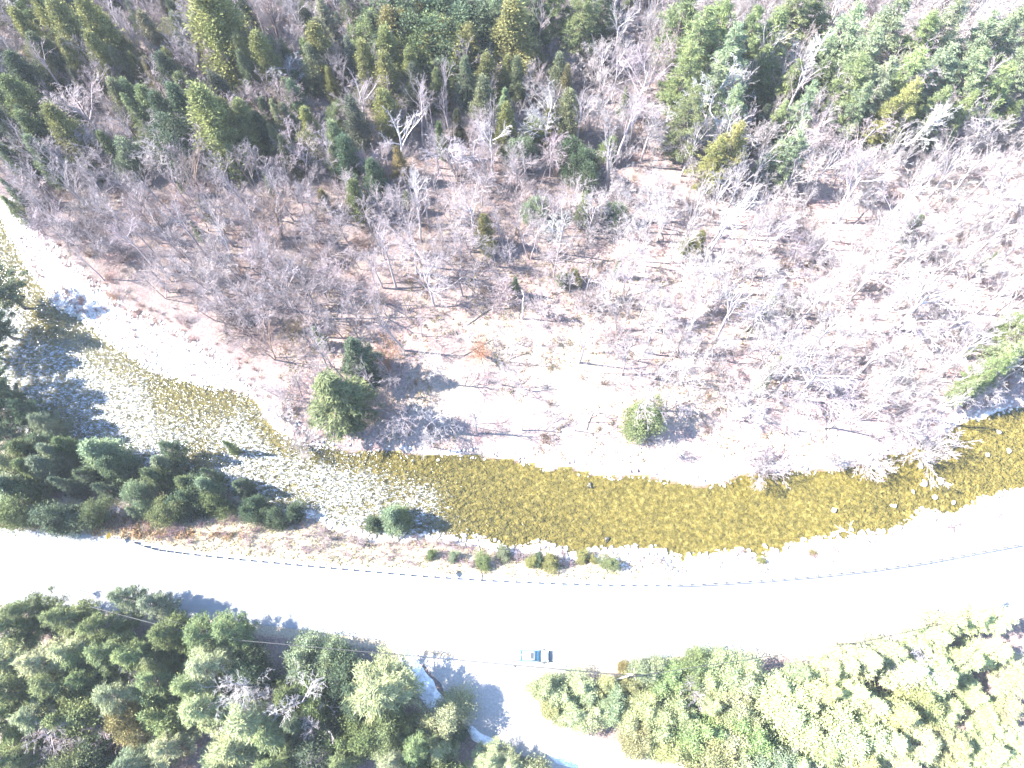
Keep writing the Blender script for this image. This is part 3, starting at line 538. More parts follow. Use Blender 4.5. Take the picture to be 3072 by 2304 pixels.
# ------------------------------------------------------------------ bare hardwoods
def free(x, y, d=2.0):
    for ex, ey, ew in EVXY:
        if (x - ex) ** 2 + (y - ey) ** 2 < (d + ew * .25) ** 2: return False
    return True
placed = []
SP = [  # base px, height, kind, tint, label
 (1125, 850, 9, 'b', 'pale', 'pale spreading bare tree at the foot of the snow streak'), (968, 830, 12, 'b', 'pale', 'broad fan shaped bare tree in the open grass left of the snow streak'),
 (1150, 1035 - 140, 8, 'b', 'pale', 'slender bare tree casting a long shadow above the round evergreen'), (1020, 920, 9, 'b', 'pale', 'light bare tree in the middle of the far bank'),
 (1040, 765, 7, 'v', 'rust', 'rusty bush beside the snow patch and bleached stump'), (835, 780, 7, 'v', 'rust', 'big rust brown bush right of the dark pointed spruce'), (945, 930, 11, 'b', 'pale', 'crooked pale bare tree right of the big dark pines'),
 (930, 965, 8, 'b', 'pale', 'pale bare tree in the blue shadow of the big pines'), (500, 690, 9, 'v', 'dark', 'dark vase shaped bare tree above the gravel bar'), (430, 610, 9, 'v', 'lav', 'lavender vase shaped bare tree left of the dark one above the gravel bar'),
 (540, 720, 9, 'v', 'dark', 'dark many-stemmed tree nearest the middle of the gravel bar'), (675, 850, 11, 'v', 'lav', 'lavender many-stemmed tree left of the big dark pine'), (610, 900, 7, 'v', 'pale', 'pale low bush drooping over the river left of the pines'),
 (660, 960, 7, 'v', 'lav', 'lavender low bush at the water under the big pines'), (200, 520, 10, 'v', 'dark', 'dark spreading bush at the left end of the gravel bar'), (320, 500, 10, 'v', 'lav', 'lavender spreading bush at upper left of the bar'), (370, 520, 9, 'b', 'dark', 'dark crooked bare tree at upper left of the bar'),
 (120, 500, 10, 'v', 'lav', 'large lavender bush by the white left tip of the bar'), (610, 660, 9, 'b', 'dark', 'dark stooping bare tree with an ochre stump'), (250, 650, 3, 'v', 'rust', 'small rust red bush on the edge of the gravel bar'),
 (1640, 1015, 9, 'v', 'grey', 'grey many-stemmed bush casting a shadow on the water'), (1600, 1000, 8, 'v', 'pale', 'white fan shaped bush on the far bank'), (1985, 975, 12, 'v', 'pale', 'bright white many-stemmed tree at the river bend'), (1970, 990, 9, 'b', 'pale', 'bright white tree leaning over the water at right'),
 (1870, 1000, 9, 'v', 'pale', 'white bush on the bank left of the bright leaning tree'), (1800, 1000, 7, 'v', 'pale', 'low white bush on the right part of the far bank'), (1440, 975, 6, 'v', 'pale', 'pale bush just right of the round evergreen'), (1780, 925, 8, 'b', 'pale', 'pale bare tree above the right part of the far bank'),
 (1128, 930, 10, 'b', 'pale', 'pale bare tree at the centre of the far bank'), (1240, 930, 7, 'b', 'lav', 'lavender bare tree left of the round evergreen'), (1560, 850, 11, 'v', 'pale', 'fanning pale bush in the right hand clearing'),
 (560, 1480, 11, 'b', 'pale', 'white bare tree with two heads in the lower left forest'), (610, 1490, 10, 'b', 'pale', 'white bare tree right beside the two headed one'), (690, 1500, 10, 'b', 'pale', 'white twisting bare tree left of the light crowned pine'), (715, 1590, 9, 'b', 'grey', 'blue grey bare tree in deep shade at the bottom'), (390, 1640, 7, 'v', 'brown', 'brown brush near the bottom edge at lower left'), (620, 1650, 6, 'v', 'brown', 'dark red brown brush at the bottom edge'),
 (520, 1350, 6, 'b', 'pale', 'small white dead tree at the road edge'), (330, 1450, 8, 'b', 'grey', 'grey bare tree amid lower left pines'), (300, 1555, 8, 'v', 'lav', 'lavender brush amid lower left pines'), (170, 1590, 9, 'b', 'grey', 'fallen looking grey tree near the lower left corner'),
 (1492, 1490, 8, 'b', 'pale', 'white bare tree in the thicket below the wires'), (1580, 1515, 8, 'b', 'pale', 'white bare tree beside the dark hollow in the thicket'), (1940, 1440, 9, 'b', 'pale', 'white bare tree in the bright woods below the road'), (1720, 1580, 8, 'b', 'pale', 'small white bare tree at the bottom right centre'), (2190, 1430, 10, 'b', 'pale', 'white bare tree at the lower right edge'), (1890, 1640, 8, 'v', 'lav', 'pinkish bare bush near the bottom right'), (1790, 1530, 7, 'v', 'pale', 'pinkish white bush amid the bright woods'), (2060, 1400, 8, 'b', 'pale', 'white tree with long fallen limb in the bright woods'),
 (127, 1040, 8, 'b', 'grey', 'grey bare tree between the left evergreens'), (290, 1110, 6, 'b', 'grey', 'grey bare tree in shade above the verge'), (1127, 1205, 3.2, 'v', 'lav', 'pink round bush between road and river'), (975, 1175, 3.4, 'v', 'lav', 'pinkish bush in the shadow by the near bank'), (700, 1165, 4, 'v', 'lav', 'flat pink brush on the near bank'), (770, 1170, 4, 'v', 'lav', 'pink brush left of the grey green shrub on the near bank'),
 (1060, 1190, 4, 'b', 'pale', 'small white dead tree on the near bank'), (2050, 1140, 3.5, 'v', 'lav', 'pink low brush on the near bank at right'), (2150, 1115, 3.5, 'v', 'lav', 'pink low brush at the right edge of the near bank'), (1230, 640 - 10, 8, 'b', 'grey', 'grey bare tree beside the small yellow-green shrub'), (1000, 640, 10, 'b', 'dark', 'dark bare tree casting long shadows at the wood edge'), (880, 670, 9, 'b', 'dark', 'dark bare tree with a right angled shadow')]
FZ = [(-50, 760, -80, 400, 125), (760, 1230, -80, 330, 36), (1230, 1470, -80, 60, 8), (1480, 1850, 150, 330, 6)]
BNAME = {'b': ('bare_tree', 'tree'), 'v': ('bare_bush', 'bush')}
for px_, py_, h_, kd, tn, lab in SP:
    if py_ > 1430: h_ *= 1.35 if px_ < 1120 else 1.25
    x, y, z = hit(px_, py_, 0)
    t = plant(kd, x, y, z, h_, 1.1, TW[tn], BNAME[kd][0], trunk_col=TW['grey'] if tn in ('pale',) else TW[tn])
    tag(t, lab, BNAME[kd][1]); placed.append((x, y))
def zone_of(px, py):
    if py > 1290: return ('amid the evergreens below the road on the left' if px < 1120 else 'amid the light greenery below the road on the right')
    if py < 430:
        if px < 420: return 'between the cedars of the upper left corner'
        if px < 780: return 'among the cedars left of the top centre'
        if px < 1120: return 'among the evergreens at the top centre'
        if px < 1480: return 'in the pale stand right of the top centre'
        if px < 1830: return 'below and between the upper right pines'
        return 'in the slanting wood under the upper right corner pines'
    if px < 560: return 'on the slope above the left gravel bar'
    if px < 900: return 'in the crowd left of the middle wood'
    if px < 1220: return 'in the middle wood above the snow streak'
    if px < 1560: return 'in the shadow striped wood right of the snow streak'
    if px < 1880: return 'in the bleached wood left of the right edge'
    return 'in the bleached wood at the right edge'
TINTW = {'grey': 'grey', 'pale': 'whitish', 'lav': 'lavender grey', 'brown': 'brown', 'dark': 'dark'}
cand = 0; nb_bare = 0; tries = 0
def forest_ok(px_, py_):
    top_edge = np.interp(px_, [0, 120, 260, 420, 560, 640, 900, 1100, 1300, 1500, 1900, 2212], [450, 500, 560, 670, 740, 780, 700, 660, 780, 860, 930, 860])
    if py_ > top_edge: return .12 if py_ > 930 else .22 if 900 < px_ < 1500 else .32
    if 1080 < px_ < 1200 and py_ > 600: return .1
    return 1.0
for fa, fb_, fc, fd, fn_ in FZ:
    k = 0
    for _ in range(900):
        if k >= fn_: break
        a, b_ = random.uniform(fa, fb_), random.uniform(fc, fd); x, y, z = hit(a, b_, 0)
        if not free(x, y, 1.0) or y < f(bar_top, x) + 10: continue
        k += 1; kd = random.choice('rccccs'); h_ = random.uniform(9, 15.5) if kd != 'r' else random.uniform(6, 10); w_ = random.uniform(.9, 1.35); EVXY.append((x, y, w_ * 3)); dk = random.random() < .35
        t = plant(kd, x, y, z, h_, w_, tuple(q * random.uniform(.85, 1.1) for q in ((.085, .105, .072) if dk else (.145, .160, .098))), KNAME[kd][0])
        zn = zone_of(*pix(x, y, z + h_ * .6)); nm_ = f"{'dark' if dk else 'soft'} grey-green {KNAME[kd][1]}"
        tag(t, f"{nm_} {zn}", 'tree', f"{nm_}s {zn}")
ca_, cb_ = rng.uniform(-60, 2270, 26000), rng.uniform(-90, 960, 26000); hx, hy, hz_ = hit(ca_, cb_, 0); fbt = f(bar_top, hx)
acc = rng.random(26000) < ((hy * hy + hx * hx + H * H) / 52000.0) ** 1.5
counts = {'b': 0, 'v': 0}; extra = []
NB, NV = 262, 130
for px_, py_, x, y, z, bt_, ok_ in zip(ca_, cb_, hx, hy, hz_, fbt, acc):
    if not ok_ or y < bt_ + 3 or random.random() > forest_ok(px_, py_): continue
    if not free(x, y, .6): continue
    kd = 'b' if random.random() < .78 else 'v'
    dmin = 4.6 if y < 95 else 4.0
    if any((x - a) ** 2 + (y - b_) ** 2 < dmin * dmin for a, b_ in placed) or counts[kd] >= (NB if kd == 'b' else NV):
        if random.random() < .5 and all((x - a) ** 2 + (y - b_) ** 2 > 1.6 for a, b_, c_ in extra[-400:]): extra.append((float(x), float(y), float(z)))
        continue
    placed.append((x, y)); counts[kd] += 1
    if px_ > 1450: tn = random.choice(['pale', 'pale', 'grey', 'lav'])
    elif py_ < 430: tn = random.choice(['grey', 'grey', 'lav', 'lav', 'pale'] if px_ > 700 else ['grey', 'lav', 'lav', 'dark'])
    else: tn = random.choice(['grey', 'lav', 'lav', 'pale'] if px_ > 900 else ['grey', 'lav', 'lav', 'dark', 'brown'])
    h_ = (random.uniform(12, 19) if px_ > 1200 else random.uniform(10.5, 17)) if kd == 'b' else random.uniform(5, 9)
    t = plant(kd, float(x), float(y), float(z), h_, random.uniform(1.0, 1.4), TW[tn], BNAME[kd][0])
    zn = zone_of(*pix(x, y, z + h_ * .5))
    tag(t, f"{TINTW[tn]} leafless {'hardwood tree' if kd == 'b' else 'many-stemmed bush'} {zn}", BNAME[kd][1], f"bare {BNAME[kd][1]}s {zn}")
print('bare', counts, 'extra', len(extra))
def gn_mass(name, pts, sources, smin, smax, color, seed):
    """one object of saplings nobody could count: instances on its own points"""
    me = bpy.data.meshes.new(name); me.from_pydata(pts, [], []); o = link(name, me); o.color = color
    ng = bpy.data.node_groups.new(name, 'GeometryNodeTree'); ng.interface.new_socket('Geometry', in_out='INPUT', socket_type='NodeSocketGeometry'); ng.interface.new_socket('Geometry', in_out='OUTPUT', socket_type='NodeSocketGeometry')
    N, L_ = ng.nodes, ng.links; gi = N.new('NodeGroupInput'); go = N.new('NodeGroupOutput'); jn = N.new('GeometryNodeJoinGeometry')
    for tr_, cr_ in sources:
        j2 = N.new('GeometryNodeJoinGeometry')
        for so_ in (tr_, cr_):
            oi = N.new('GeometryNodeObjectInfo'); oi.inputs['Object'].default_value = so_; L_.new(oi.outputs['Geometry'], j2.inputs[0])
        g2 = N.new('GeometryNodeGeometryToInstance'); L_.new(j2.outputs[0], g2.inputs[0]); L_.new(g2.outputs[0], jn.inputs[0])
    ip = N.new('GeometryNodeInstanceOnPoints'); ip.inputs['Pick Instance'].default_value = True
    ri = N.new('FunctionNodeRandomValue'); ri.data_type = 'INT'; ri.inputs['Min'].default_value = 0; ri.inputs['Max'].default_value = len(sources) - 1; ri.inputs['Seed'].default_value = seed
    rr = N.new('FunctionNodeRandomValue'); rr.data_type = 'FLOAT_VECTOR'; rr.inputs['Max'].default_value = (.1, .1, 6.28); rr.inputs['Seed'].default_value = seed + 1
    rs_ = N.new('FunctionNodeRandomValue'); rs_.data_type = 'FLOAT'; rs_.inputs[2].default_value = smin; rs_.inputs[3].default_value = smax; rs_.inputs['Seed'].default_value = seed + 2
    L_.new(gi.outputs[0], ip.inputs['Points']); L_.new(jn.outputs[0], ip.inputs['Instance']); L_.new(ri.outputs[2], ip.inputs['Instance Index']); L_.new(rr.outputs[0], ip.inputs['Rotation']); L_.new(rs_.outputs[1], ip.inputs['Scale']); L_.new(ip.outputs[0], go.inputs[0])
    md = o.modifiers.new('scatter', 'NODES'); md.node_group = ng; return o
def srcs(kd):
    out = []
    for cr_, tk_, _h in LIB[kd]:
        p_ = [o_ for o_ in C.objects if o_.data is tk_][:1]; q_ = [o_ for o_ in C.objects if o_.data is cr_][:1]
        if p_ and q_: out.append((p_[0], q_[0]))
    return out
random.shuffle(extra); ex_r = [e_ for e_ in extra if pix(*e_)[0] > 1250][:1050]; ex_l = [e_ for e_ in extra if pix(*e_)[0] <= 1250][:850]
tag(gn_mass('pale_saplings', ex_r, srcs('b'), .5, 1.0, (.35, .32, .305, 1), 3), 'whitish bare saplings filling the wood on the right half', 'saplings', kind='stuff')
tag(gn_mass('grey_saplings', ex_l, srcs('b') + srcs('v')[:1], .5, .95, (.28, .245, .24, 1), 5), 'lavender grey bare saplings filling the wood on the left half', 'saplings', kind='stuff')

# ------------------------------------------------------------------ undergrowth, stones, grass (uncountable)
def brush_variant(seed, nst=16):
    g = np.random.default_rng(seed); A = []; B = []; r0 = []; r1 = []
    for _ in range(nst):
        a = g.uniform(0, 6.28); d = unit(np.array([math.cos(a) * g.uniform(.1, .8), math.sin(a) * g.uniform(.1, .8), 1.])); p_ = g.normal(0, .12, 3) * [1, 1, 0]; L = g.uniform(.5, 1.0); r = .014
        for k in range(3):
            q = p_ + d * L / 3; A.append(p_); B.append(q); r0.append(r); r1.append(r * .8); r *= .8
            for _k in range(2):
                dd = unit(d + g.normal(0, .55, 3)); A.append(q); B.append(q + dd * L * g.uniform(.2, .42)); r0.append(r * .8); r1.append(r * .5)
            p_ = q; d = unit(d + g.normal(0, .2, 3) + [0, 0, .05])
    return np.array(A), np.array(B), np.array(r0), np.array(r1)
def scatter_brush(name, pts, sizes, seed, thick=1.0):
    var = [brush_variant(seed + i) for i in range(6)]; P0 = []; P1 = []; q0 = []; q1 = []
    for (x, y, z), s in zip(pts, sizes):
        A, B, a0, a1 = var[random.randrange(6)]; th = random.uniform(0, 6.28); c_, s_ = math.cos(th), math.sin(th)
        Rm = np.array([[c_, -s_, 0], [s_, c_, 0], [0, 0, 1]]) * s
        o_ = np.array([x, y, z - .05]); P0.append(A @ Rm.T + o_); P1.append(B @ Rm.T + o_); q0.append(a0 * thick * (.6 + .4 * s)); q1.append(a1 * thick * (.6 + .4 * s))
    return mesh_np(name, *tubes(np.concatenate(P0), np.concatenate(P1), np.concatenate(q0), np.concatenate(q1), 3))
def scatter(n, box, ok):
    out = []
    for _ in range(30):
        a = rng.uniform(box[0], box[1], 1500); b_ = rng.uniform(box[2], box[3], 1500); x, y, z = hit(a, b_, 0)
        keep = rng.random(1500) < ((y * y + x * x + H * H) / 52000.0) ** 1.5
        for q in np.nonzero(keep)[0]:
            if len(out) >= n: return out
            if ok(x[q], y[q], a[q], b_[q]): out.append((float(x[q]), float(y[q]), float(z[q])))
    return out
fl = scatter(4300, (-60, 2270, -80, 1000), lambda x, y, a, b_: y > f(bar_top, x) + 1 and random.random() < (.35 + .65 * float(vnoise(x, y, 9, 21) > .42)) * (1 if forest_ok(a, b_) > .5 else .38))
o = link('undergrowth', scatter_brush('undergrowth', fl[:2900], [random.uniform(.8, 2.6) for _ in fl], 500, 1.1), M['twig']); o.color = (.35, .30, .285, 1)
tag(o, 'leafless lavender grey saplings and brush covering the forest floor', 'undergrowth', kind='stuff')
o = link('dead_brush', scatter_brush('dead_brush', fl[2900:], [random.uniform(.8, 2.4) for _ in fl[2900:]], 520, 1.3), M['twig']); o.color = (.20, .135, .10, 1)
tag(o, 'low russet brambles between the bare trees', 'brush', kind='stuff')
bb = scatter(170, (20, 640, 470, 900), lambda x, y, a, b_: f(far_bank, x) + .5 < y < f(bar_top, x) + 4)
o = link('bar_brush', scatter_brush('bar_brush', bb, [random.uniform(.6, 1.7) for _ in bb], 560, 1.2), M['twig']); o.color = (.24, .16, .14, 1)
tag(o, 'sparse red brown brush on the edge of the left gravel bar', 'brush', kind='stuff')
vb = scatter(520, (-20, 2230, 1000, 1260), lambda x, y, a, b_: f(road_up, x) + 2.2 < y < f(near_bank, x) + .2 and (random.random() < .8 if a < 1150 else y > f(near_bank, x) - 2.6 and random.random() < .55))
o = link('bank_brush', scatter_brush('bank_brush', vb, [random.uniform(.6, 1.9) for _ in vb], 540, 1.2), M['twig']); o.color = (.32, .24, .24, 1)
tag(o, 'pinkish twiggy brush along the near river bank', 'brush', kind='stuff')
lb = scatter(170, (-20, 560, 1085, 1165), lambda x, y, a, b_: f(road_up, x) + 1.0 < y < f(road_up, x) + 4.5)
def leaf_blob(pts, n, size, seed, L=.16):
    g = np.random.default_rng(seed); P = np.array(pts); s = np.array(size)
    Cn = np.repeat(P, n, 0) + g.normal(0, 1, (len(P) * n, 3)) * np.repeat(s, n)[:, None] * np.array([.5, .5, .35]); Cn[:, 2] += np.repeat(s, n) * .45
    D = unit(g.normal(0, 1, Cn.shape) + [0, 0, .4]); S = unit(np.cross(D, g.normal(0, 1, Cn.shape))); l_ = g.uniform(.6, 1.3, (len(Cn), 1)) * L
    return cards(Cn, D * l_, S * l_ * .5)
o = link('bracken', mesh_np('bracken', *leaf_blob(lb, 60, [random.uniform(.4, .9) for _ in lb], 5)), M['blades']); o.color = (.26, .17, .11, 1)
tag(o, 'rusty dead bracken along the verge below the left evergreens', 'bracken', kind='stuff')
gr = scatter(2600, (-30, 2240, 1090, 1265), lambda x, y, a, b_: f(road_up, x) + 1.1 < y < f(near_bank, x) - .6 and (a < 1500 or random.random() < .15))
o = link('dry_grass', mesh_np('dry_grass', *leaf_blob(gr, 12, [random.uniform(.2, .4) for _ in gr], 6, .14)), M['blades']); o.color = (.38, .33, .24, 1)
tag(o, 'straw coloured dead grass between the guardrail and the river', 'grass', kind='stuff')
g2 = scatter(1900, (600, 1800, 560, 1000), lambda x, y, a, b_: y > f(bar_top, x) + .5 and float(vnoise(x, y, 6, 31)) > .45)
o = link('meadow_grass', mesh_np('meadow_grass', *leaf_blob(g2, 12, [random.uniform(.25, .55) for _ in g2], 8, .17)), M['blades']); o.color = (.27, .225, .165, 1)
tag(o, 'flattened tan grass in the clearings of the far bank', 'grass', kind='stuff')

def ico(sub):
    bm = bmesh.new(); bmesh.ops.create_icosphere(bm, subdivisions=sub, radius=1); v = np.array([q.co[:] for q in bm.verts]); f_ = np.array([[q.index for q in fc.verts] for fc in bm.faces]); bm.free(); return v, f_
IV, IF = ico(1); IV2, IF2 = ico(3)
def stones(name, pts, sizes, seed):
    g = np.random.default_rng(seed); n = len(pts); P = np.array(pts)
    sc = np.array(sizes)[:, None] * g.uniform(.6, 1.25, (n, 3)) * [1, 1, .6]
    V = IV[None] * (1 + g.uniform(-.22, .22, (n, len(IV), 1))); th = g.uniform(0, 6.28, n); c_, s_ = np.cos(th)[:, None], np.sin(th)[:, None]
    V = V * sc[:, None, :]; V = np.stack([V[..., 0] * c_ - V[..., 1] * s_, V[..., 0] * s_ + V[..., 1] * c_, V[..., 2]], -1) + P[:, None, :]
    F = (IF[None] + (np.arange(n) * len(IV))[:, None, None]).reshape(-1, 3); return mesh_np(name, V.reshape(-1, 3), F)
sb = scatter(2600, (-30, 720, 430, 980), lambda x, y, a, b_: f(far_bank, x) - .8 < y < f(bar_top, x) + 2.5)
o = link('gravel_bar_stones', stones('gravel_bar_stones', sb, [random.uniform(.1, .42) for _ in sb], 1), M['stone']); tag(o, 'white bleached cobbles heaped on the left gravel bar', 'stones', kind='stuff')
sb = scatter(520, (650, 2240, 840, 1060), lambda x, y, a, b_: f(far_bank, x) - .9 < y < f(bar_top, x) + 1.2)
o = link('far_bank_stones', stones('far_bank_stones', sb, [random.uniform(.1, .38) for _ in sb], 2), M['stone']); tag(o, 'pale stones lining the foot of the far bank', 'stones', kind='stuff')
sb = scatter(2000, (600, 2240, 1040, 1240), lambda x, y, a, b_: f(near_bank, x) - (.8 if a < 1150 else 4.2 if a > 1300 else 2) < y < f(near_bank, x) + 1.0)
o = link('riprap', stones('riprap', sb, [random.uniform(.15, .55) for _ in sb], 3), M['stone']); tag(o, 'broken white riprap stones sloping from the road to the water', 'stones', kind='stuff')

def boulder(px_, py_, r, lab, wet=False):
    x, y, z = hit(px_, py_, 0); g = np.random.default_rng(int(px_ * 7 + py_)); V = IV2.copy()
    off = np.zeros(len(V))
    for k in range(14):
        d = unit(g.normal(0, 1, 3)); q = V @ d; off -= np.clip(q - g.uniform(.55, .8), 0, 1) * .8
    V = V * (1 + off + g.normal(0, .015, len(V)))[:, None] * (np.array([1.15, .85, .62]) * g.uniform(.85, 1.15, 3)) * r
    me = mesh_np('boulder', V, IF2, False); o = link('boulder', me, M['wetstone'] if wet else M['stone'], None, (x, y, max(z, -4.1) - r * .08)); o.rotation_euler = (0, 0, g.uniform(0, 6))
    tag(o, lab, 'boulder', 'boulders in and beside the river'); return o
BO = [(1888, 1010, 1.2, 'largest pale boulder under the bright leaning tree'), (1880, 990, .8, 'smaller pale boulder touching the far bank under the bright tree'), (1988, 1006, 1.0, 'pale boulder in the water right of the bright leaning tree'), (1995, 1043, 1.2, 'white wave washed boulder in the middle of the right channel'), (2028, 1040, 1.25, 'tall white boulder right of its wave washed neighbour'), (1972, 1063, .7, 'small white boulder below the two mid channel ones'), (2018, 1076, .9, 'flat white boulder lower in the right channel'), (2131, 983, .8, 'pale boulder near the shaded far bank at right'), (2178, 976, .8, 'rightmost boulder in the upper part of the channel'), (2155, 933, .8, 'boulder at the edge of the blue shadow on the water'), (1928, 1093, .9, 'pale boulder close to the near bank in the right channel'), (1802, 1102, .9, 'low pale boulder left of the dead tree on the near bank'), (2058, 1086, .7, 'small pale boulder near the right end of the near bank'),
 (1120, 986, .85, 'white boulder at the water line of the middle far bank'), (947, 995, .6, 'small boulder in the river right of the big pines'), (892, 995, .5, 'smallest boulder in the river below the pines'), (1287, 1186, .8, 'pale boulder among the shrubs on the near bank'), (1354, 1189, .7, 'pale boulder right of the low green shrub on the near bank'), (1140, 1181, .6, 'boulder beside the pink round bush'), (1348, 1199, 1.1, 'broad flat slab of pale rock on the near bank'), (1652, 1179, .7, 'white upright stone standing in the shallows of the near bank'), (1735, 1178, .6, 'rounded stone in the shallows left of the dead tree'), (1838, 1146, .7, 'pale stone right of the dead tree on the near bank'), (1925, 1146, .8, 'pale stone half in the water at lower right'), (1865, 1150, .9, 'big pale block at the water line of the near bank')]
for a in BO: boulder(a[0], a[1], a[2] * .68, a[3])
boulder(1274, 1050, .55, 'single dark wet stone in the middle of the amber river', True); boulder(1310, 1166, .6, 'dark wet stone near the near bank shrubs', True)

# snow
def snow(name, pts, lab, hgt=.7):
    w = [at_z(a, b_, .2 if b_ > 1250 else -1.8) + (wd_,) for a, b_, wd_ in pts]; P = np.array(w); n = 60; tt = np.linspace(0, len(P) - 1, n)
    cx, cy, ww = (np.interp(tt, range(len(P)), P[:, k]) for k in range(3)); dx = np.gradient(cx); dy = np.gradient(cy); L = np.hypot(dx, dy); nx_, ny_ = -dy / L, dx / L
    V = []; m_ = 16
    for j in range(m_ + 1):
        s = j / m_ * 2 - 1; e = ww * (.85 + .3 * vnoise(tt * 9, tt * 0 + s * 3, 4, 2)); x = cx + nx_ * e * s; y = cy + ny_ * e * s
        taper = np.sqrt(np.clip(np.minimum(tt, len(P) - 1 - tt) * 2.2, 0, 1)); z = ground_z(x, y) - .10 + hgt * taper * (1 - s * s) * (.7 + .6 * vnoise(x, y, 1.6, 8)); V.append(np.stack([x, y, z], -1))
    id_ = np.arange(n * (m_ + 1)).reshape(m_ + 1, n); F = np.stack([id_[:-1, :-1], id_[1:, :-1], id_[1:, 1:], id_[:-1, 1:]], -1).reshape(-1, 4)
    return tag(link(name, mesh_np(name, np.stack(V).reshape(-1, 3), F, True), M['snow']), lab, 'snow')
snow('snow_bank', [(835, 1392, .4), (868, 1405, 1.0), (890, 1440, 1.3), (915, 1480, 1.5), (940, 1520, 1.6), (950, 1555, 1.1), (945, 1580, .4)], 'long blue shaded snow bank beside the light crowned pine')
snow('snow_bank', [(1012, 1570, .5), (1028, 1590, .8), (1060, 1606, .8), (1078, 1612, .4)], 'small snow patch in shade where the lane bends')
snow('snow_bank', [(1178, 1622, .5), (1210, 1638, 1.0), (1250, 1652, 1.1), (1290, 1668, .8)], 'snow strip along the lane at the bottom edge', .4)
snow('snow_patch', [(1164, 690, .5), (1162, 730, 1.0), (1160, 760, 1.1), (1150, 785, .8)], 'white snow streak in the middle of the far bank clearing', .25)
snow('snow_patch', [(1018, 716, .5), (1008, 722, .6), (1012, 750, .5)], 'short curved snow patch left of the long streak', .3)
snow('snow_patch', [(70, 545, 1), (110, 575, 2.0), (150, 610, 1.5)], 'white snow remnant on the upper end of the gravel bar', .3)

# ------------------------------------------------------------------ dead trunks and logs
def dead(name, base, tip_h, top_px, r, lab, material, nb_=8, seed=1, cat='snag', sub=.12):
    x, y, z = hit(*base, 0); tx, ty = at_z(*top_px, z + tip_h); g = random.Random(seed); a = Vector((x, y, z - .2)); b_ = Vector((tx, ty, z + tip_h))
    n = 9; pts = [a.lerp(b_, i / n) + Vector((g.uniform(-1, 1), g.uniform(-1, 1), 0)) * r * (0 if i in (0,) else .9) for i in range(n + 1)]
    t = bpy.data.objects.new(name, None); C.objects.link(t); t.location = (x, y, z)
    loc = [q - Vector((x, y, z)) for q in pts]; v_, f_ = path_tube(loc, [r * (1 - .8 * i / n) for i in range(n + 1)], 7); link('trunk', mesh_np(name, v_, f_, True), material, t)
    L = (b_ - a).length; axis_ = (b_ - a).normalized(); parts = []
    for k in range(nb_):
        q = loc[0].lerp(loc[-1], .35 + .62 * (k + g.random()) / nb_); d = (axis_.orthogonal().normalized()); d.rotate(Matrix.Rotation(g.uniform(0, 6.28), 3, axis_)); d = (d + axis_ * .5).normalized(); ll = L * sub * g.uniform(.5, 1.4)
        q1 = q + d * ll * .55; q2 = q1 + (d + Vector((g.gauss(0, .3), g.gauss(0, .3), g.gauss(0, .3)))).normalized() * ll * .45
        parts.append(path_tube([q, q1, q2], [r * .3, r * .2, r * .08], 4))
        for _ in range(2): parts.append(path_tube([q1, q1 + (d + Vector((g.gauss(0, .6), g.gauss(0, .6), g.gauss(0, .6)))).normalized() * ll * .4], [r * .15, r * .06], 3))
    if parts: link('branches', mesh_np(name + '_branches', *join(parts)), material, t)
    return tag(t, lab, cat)
dead('dead_tree', (1128, 688), 10.5, (1130, 632), .2, 'white limbless snag with a crisp shadow right of the middle wood', M['snag'], 3, 2, sub=.06)
dead('dead_tree', (1660, 270), 17, (1795, 62), .3, 'tall bleached dead trunk leaning among the upper right pines', M['snag'], 16, 3, sub=.11)
dead('dead_tree', (1700, 400), 13, (1745, 300), .16, 'thin straight grey pole tree below the bleached dead trunk', M['snag'], 4, 4, sub=.05)
dead('dead_tree', (2030, 450), 14, (2110, 350), .16, 'slanting whitish bare pole near the squat olive cedar', M['snag'], 8, 5)
dead('dead_tree', (605, 645), 3.2, (607, 622), .3, 'short ochre broken stump by the dark stooping tree', M['log'], 2, 6)
dead('dead_tree', (740, 460), 8, (732, 440), .16, 'pale slim snag behind the left middle wood', M['snag'], 2, 7)
dead('dead_tree', (1900, 1182), 3.5, (1815, 1140), .16, 'bleached branching driftwood tree at the near bank water line', M['snag'], 9, 8, sub=.3)
dead('fallen_log', (2240, 1155), 1.2, (2262, 1150), .05, 'forked dark branch lying on the riprap at right', M['log'], 2, 9, 'log')
def log(p0, p1, r, lab, material, seed=1):
    a = Vector(hit(*p0)); b_ = Vector(hit(*p1)); g = random.Random(seed); t = bpy.data.objects.new('fallen_log', None); C.objects.link(t); t.location = a
    n = 6; pts = []
    for i in range(n + 1):
        q = a.lerp(b_, i / n) + Vector((g.uniform(-1, 1), g.uniform(-1, 1), 0)) * r; q.z = gz(q.x, q.y) + r * 1.0; pts.append(q - a)
    link('trunk', mesh_np('log', *path_tube(pts, [r * (1 - .6 * i / n) for i in range(n + 1)], 7), True), material, t)
    parts = []
    for k in range(6):
        q = pts[2 + k % 4]; d = Vector((g.uniform(-1, 1), g.uniform(-1, 1), .35)).normalized(); ll = (b_ - a).length * .22 * g.uniform(.5, 1.2); parts.append(path_tube([q, q + d * ll * .6, q + d * ll + Vector((0, 0, -.1))], [r * .4, r * .25, r * .1], 4))
    link('branches', mesh_np('log_branches', *join(parts)), material, t); return tag(t, lab, 'log')
log((1035, 1180), (1042, 1255), .10, 'dark crooked branch leaning down to the guardrail', M['log'], 1)
log((650, 1106), (680, 1112), .16, 'bleached log lying at the near water line', M['snag'], 2)
log((1870, 1196), (1940, 1186), .1, 'dark branch on the riprap by the driftwood tree', M['log'], 3)
log((1010, 700), (1100, 640), .16, 'grey log lying in the clearing above the curved snow patch', M['log'], 4)
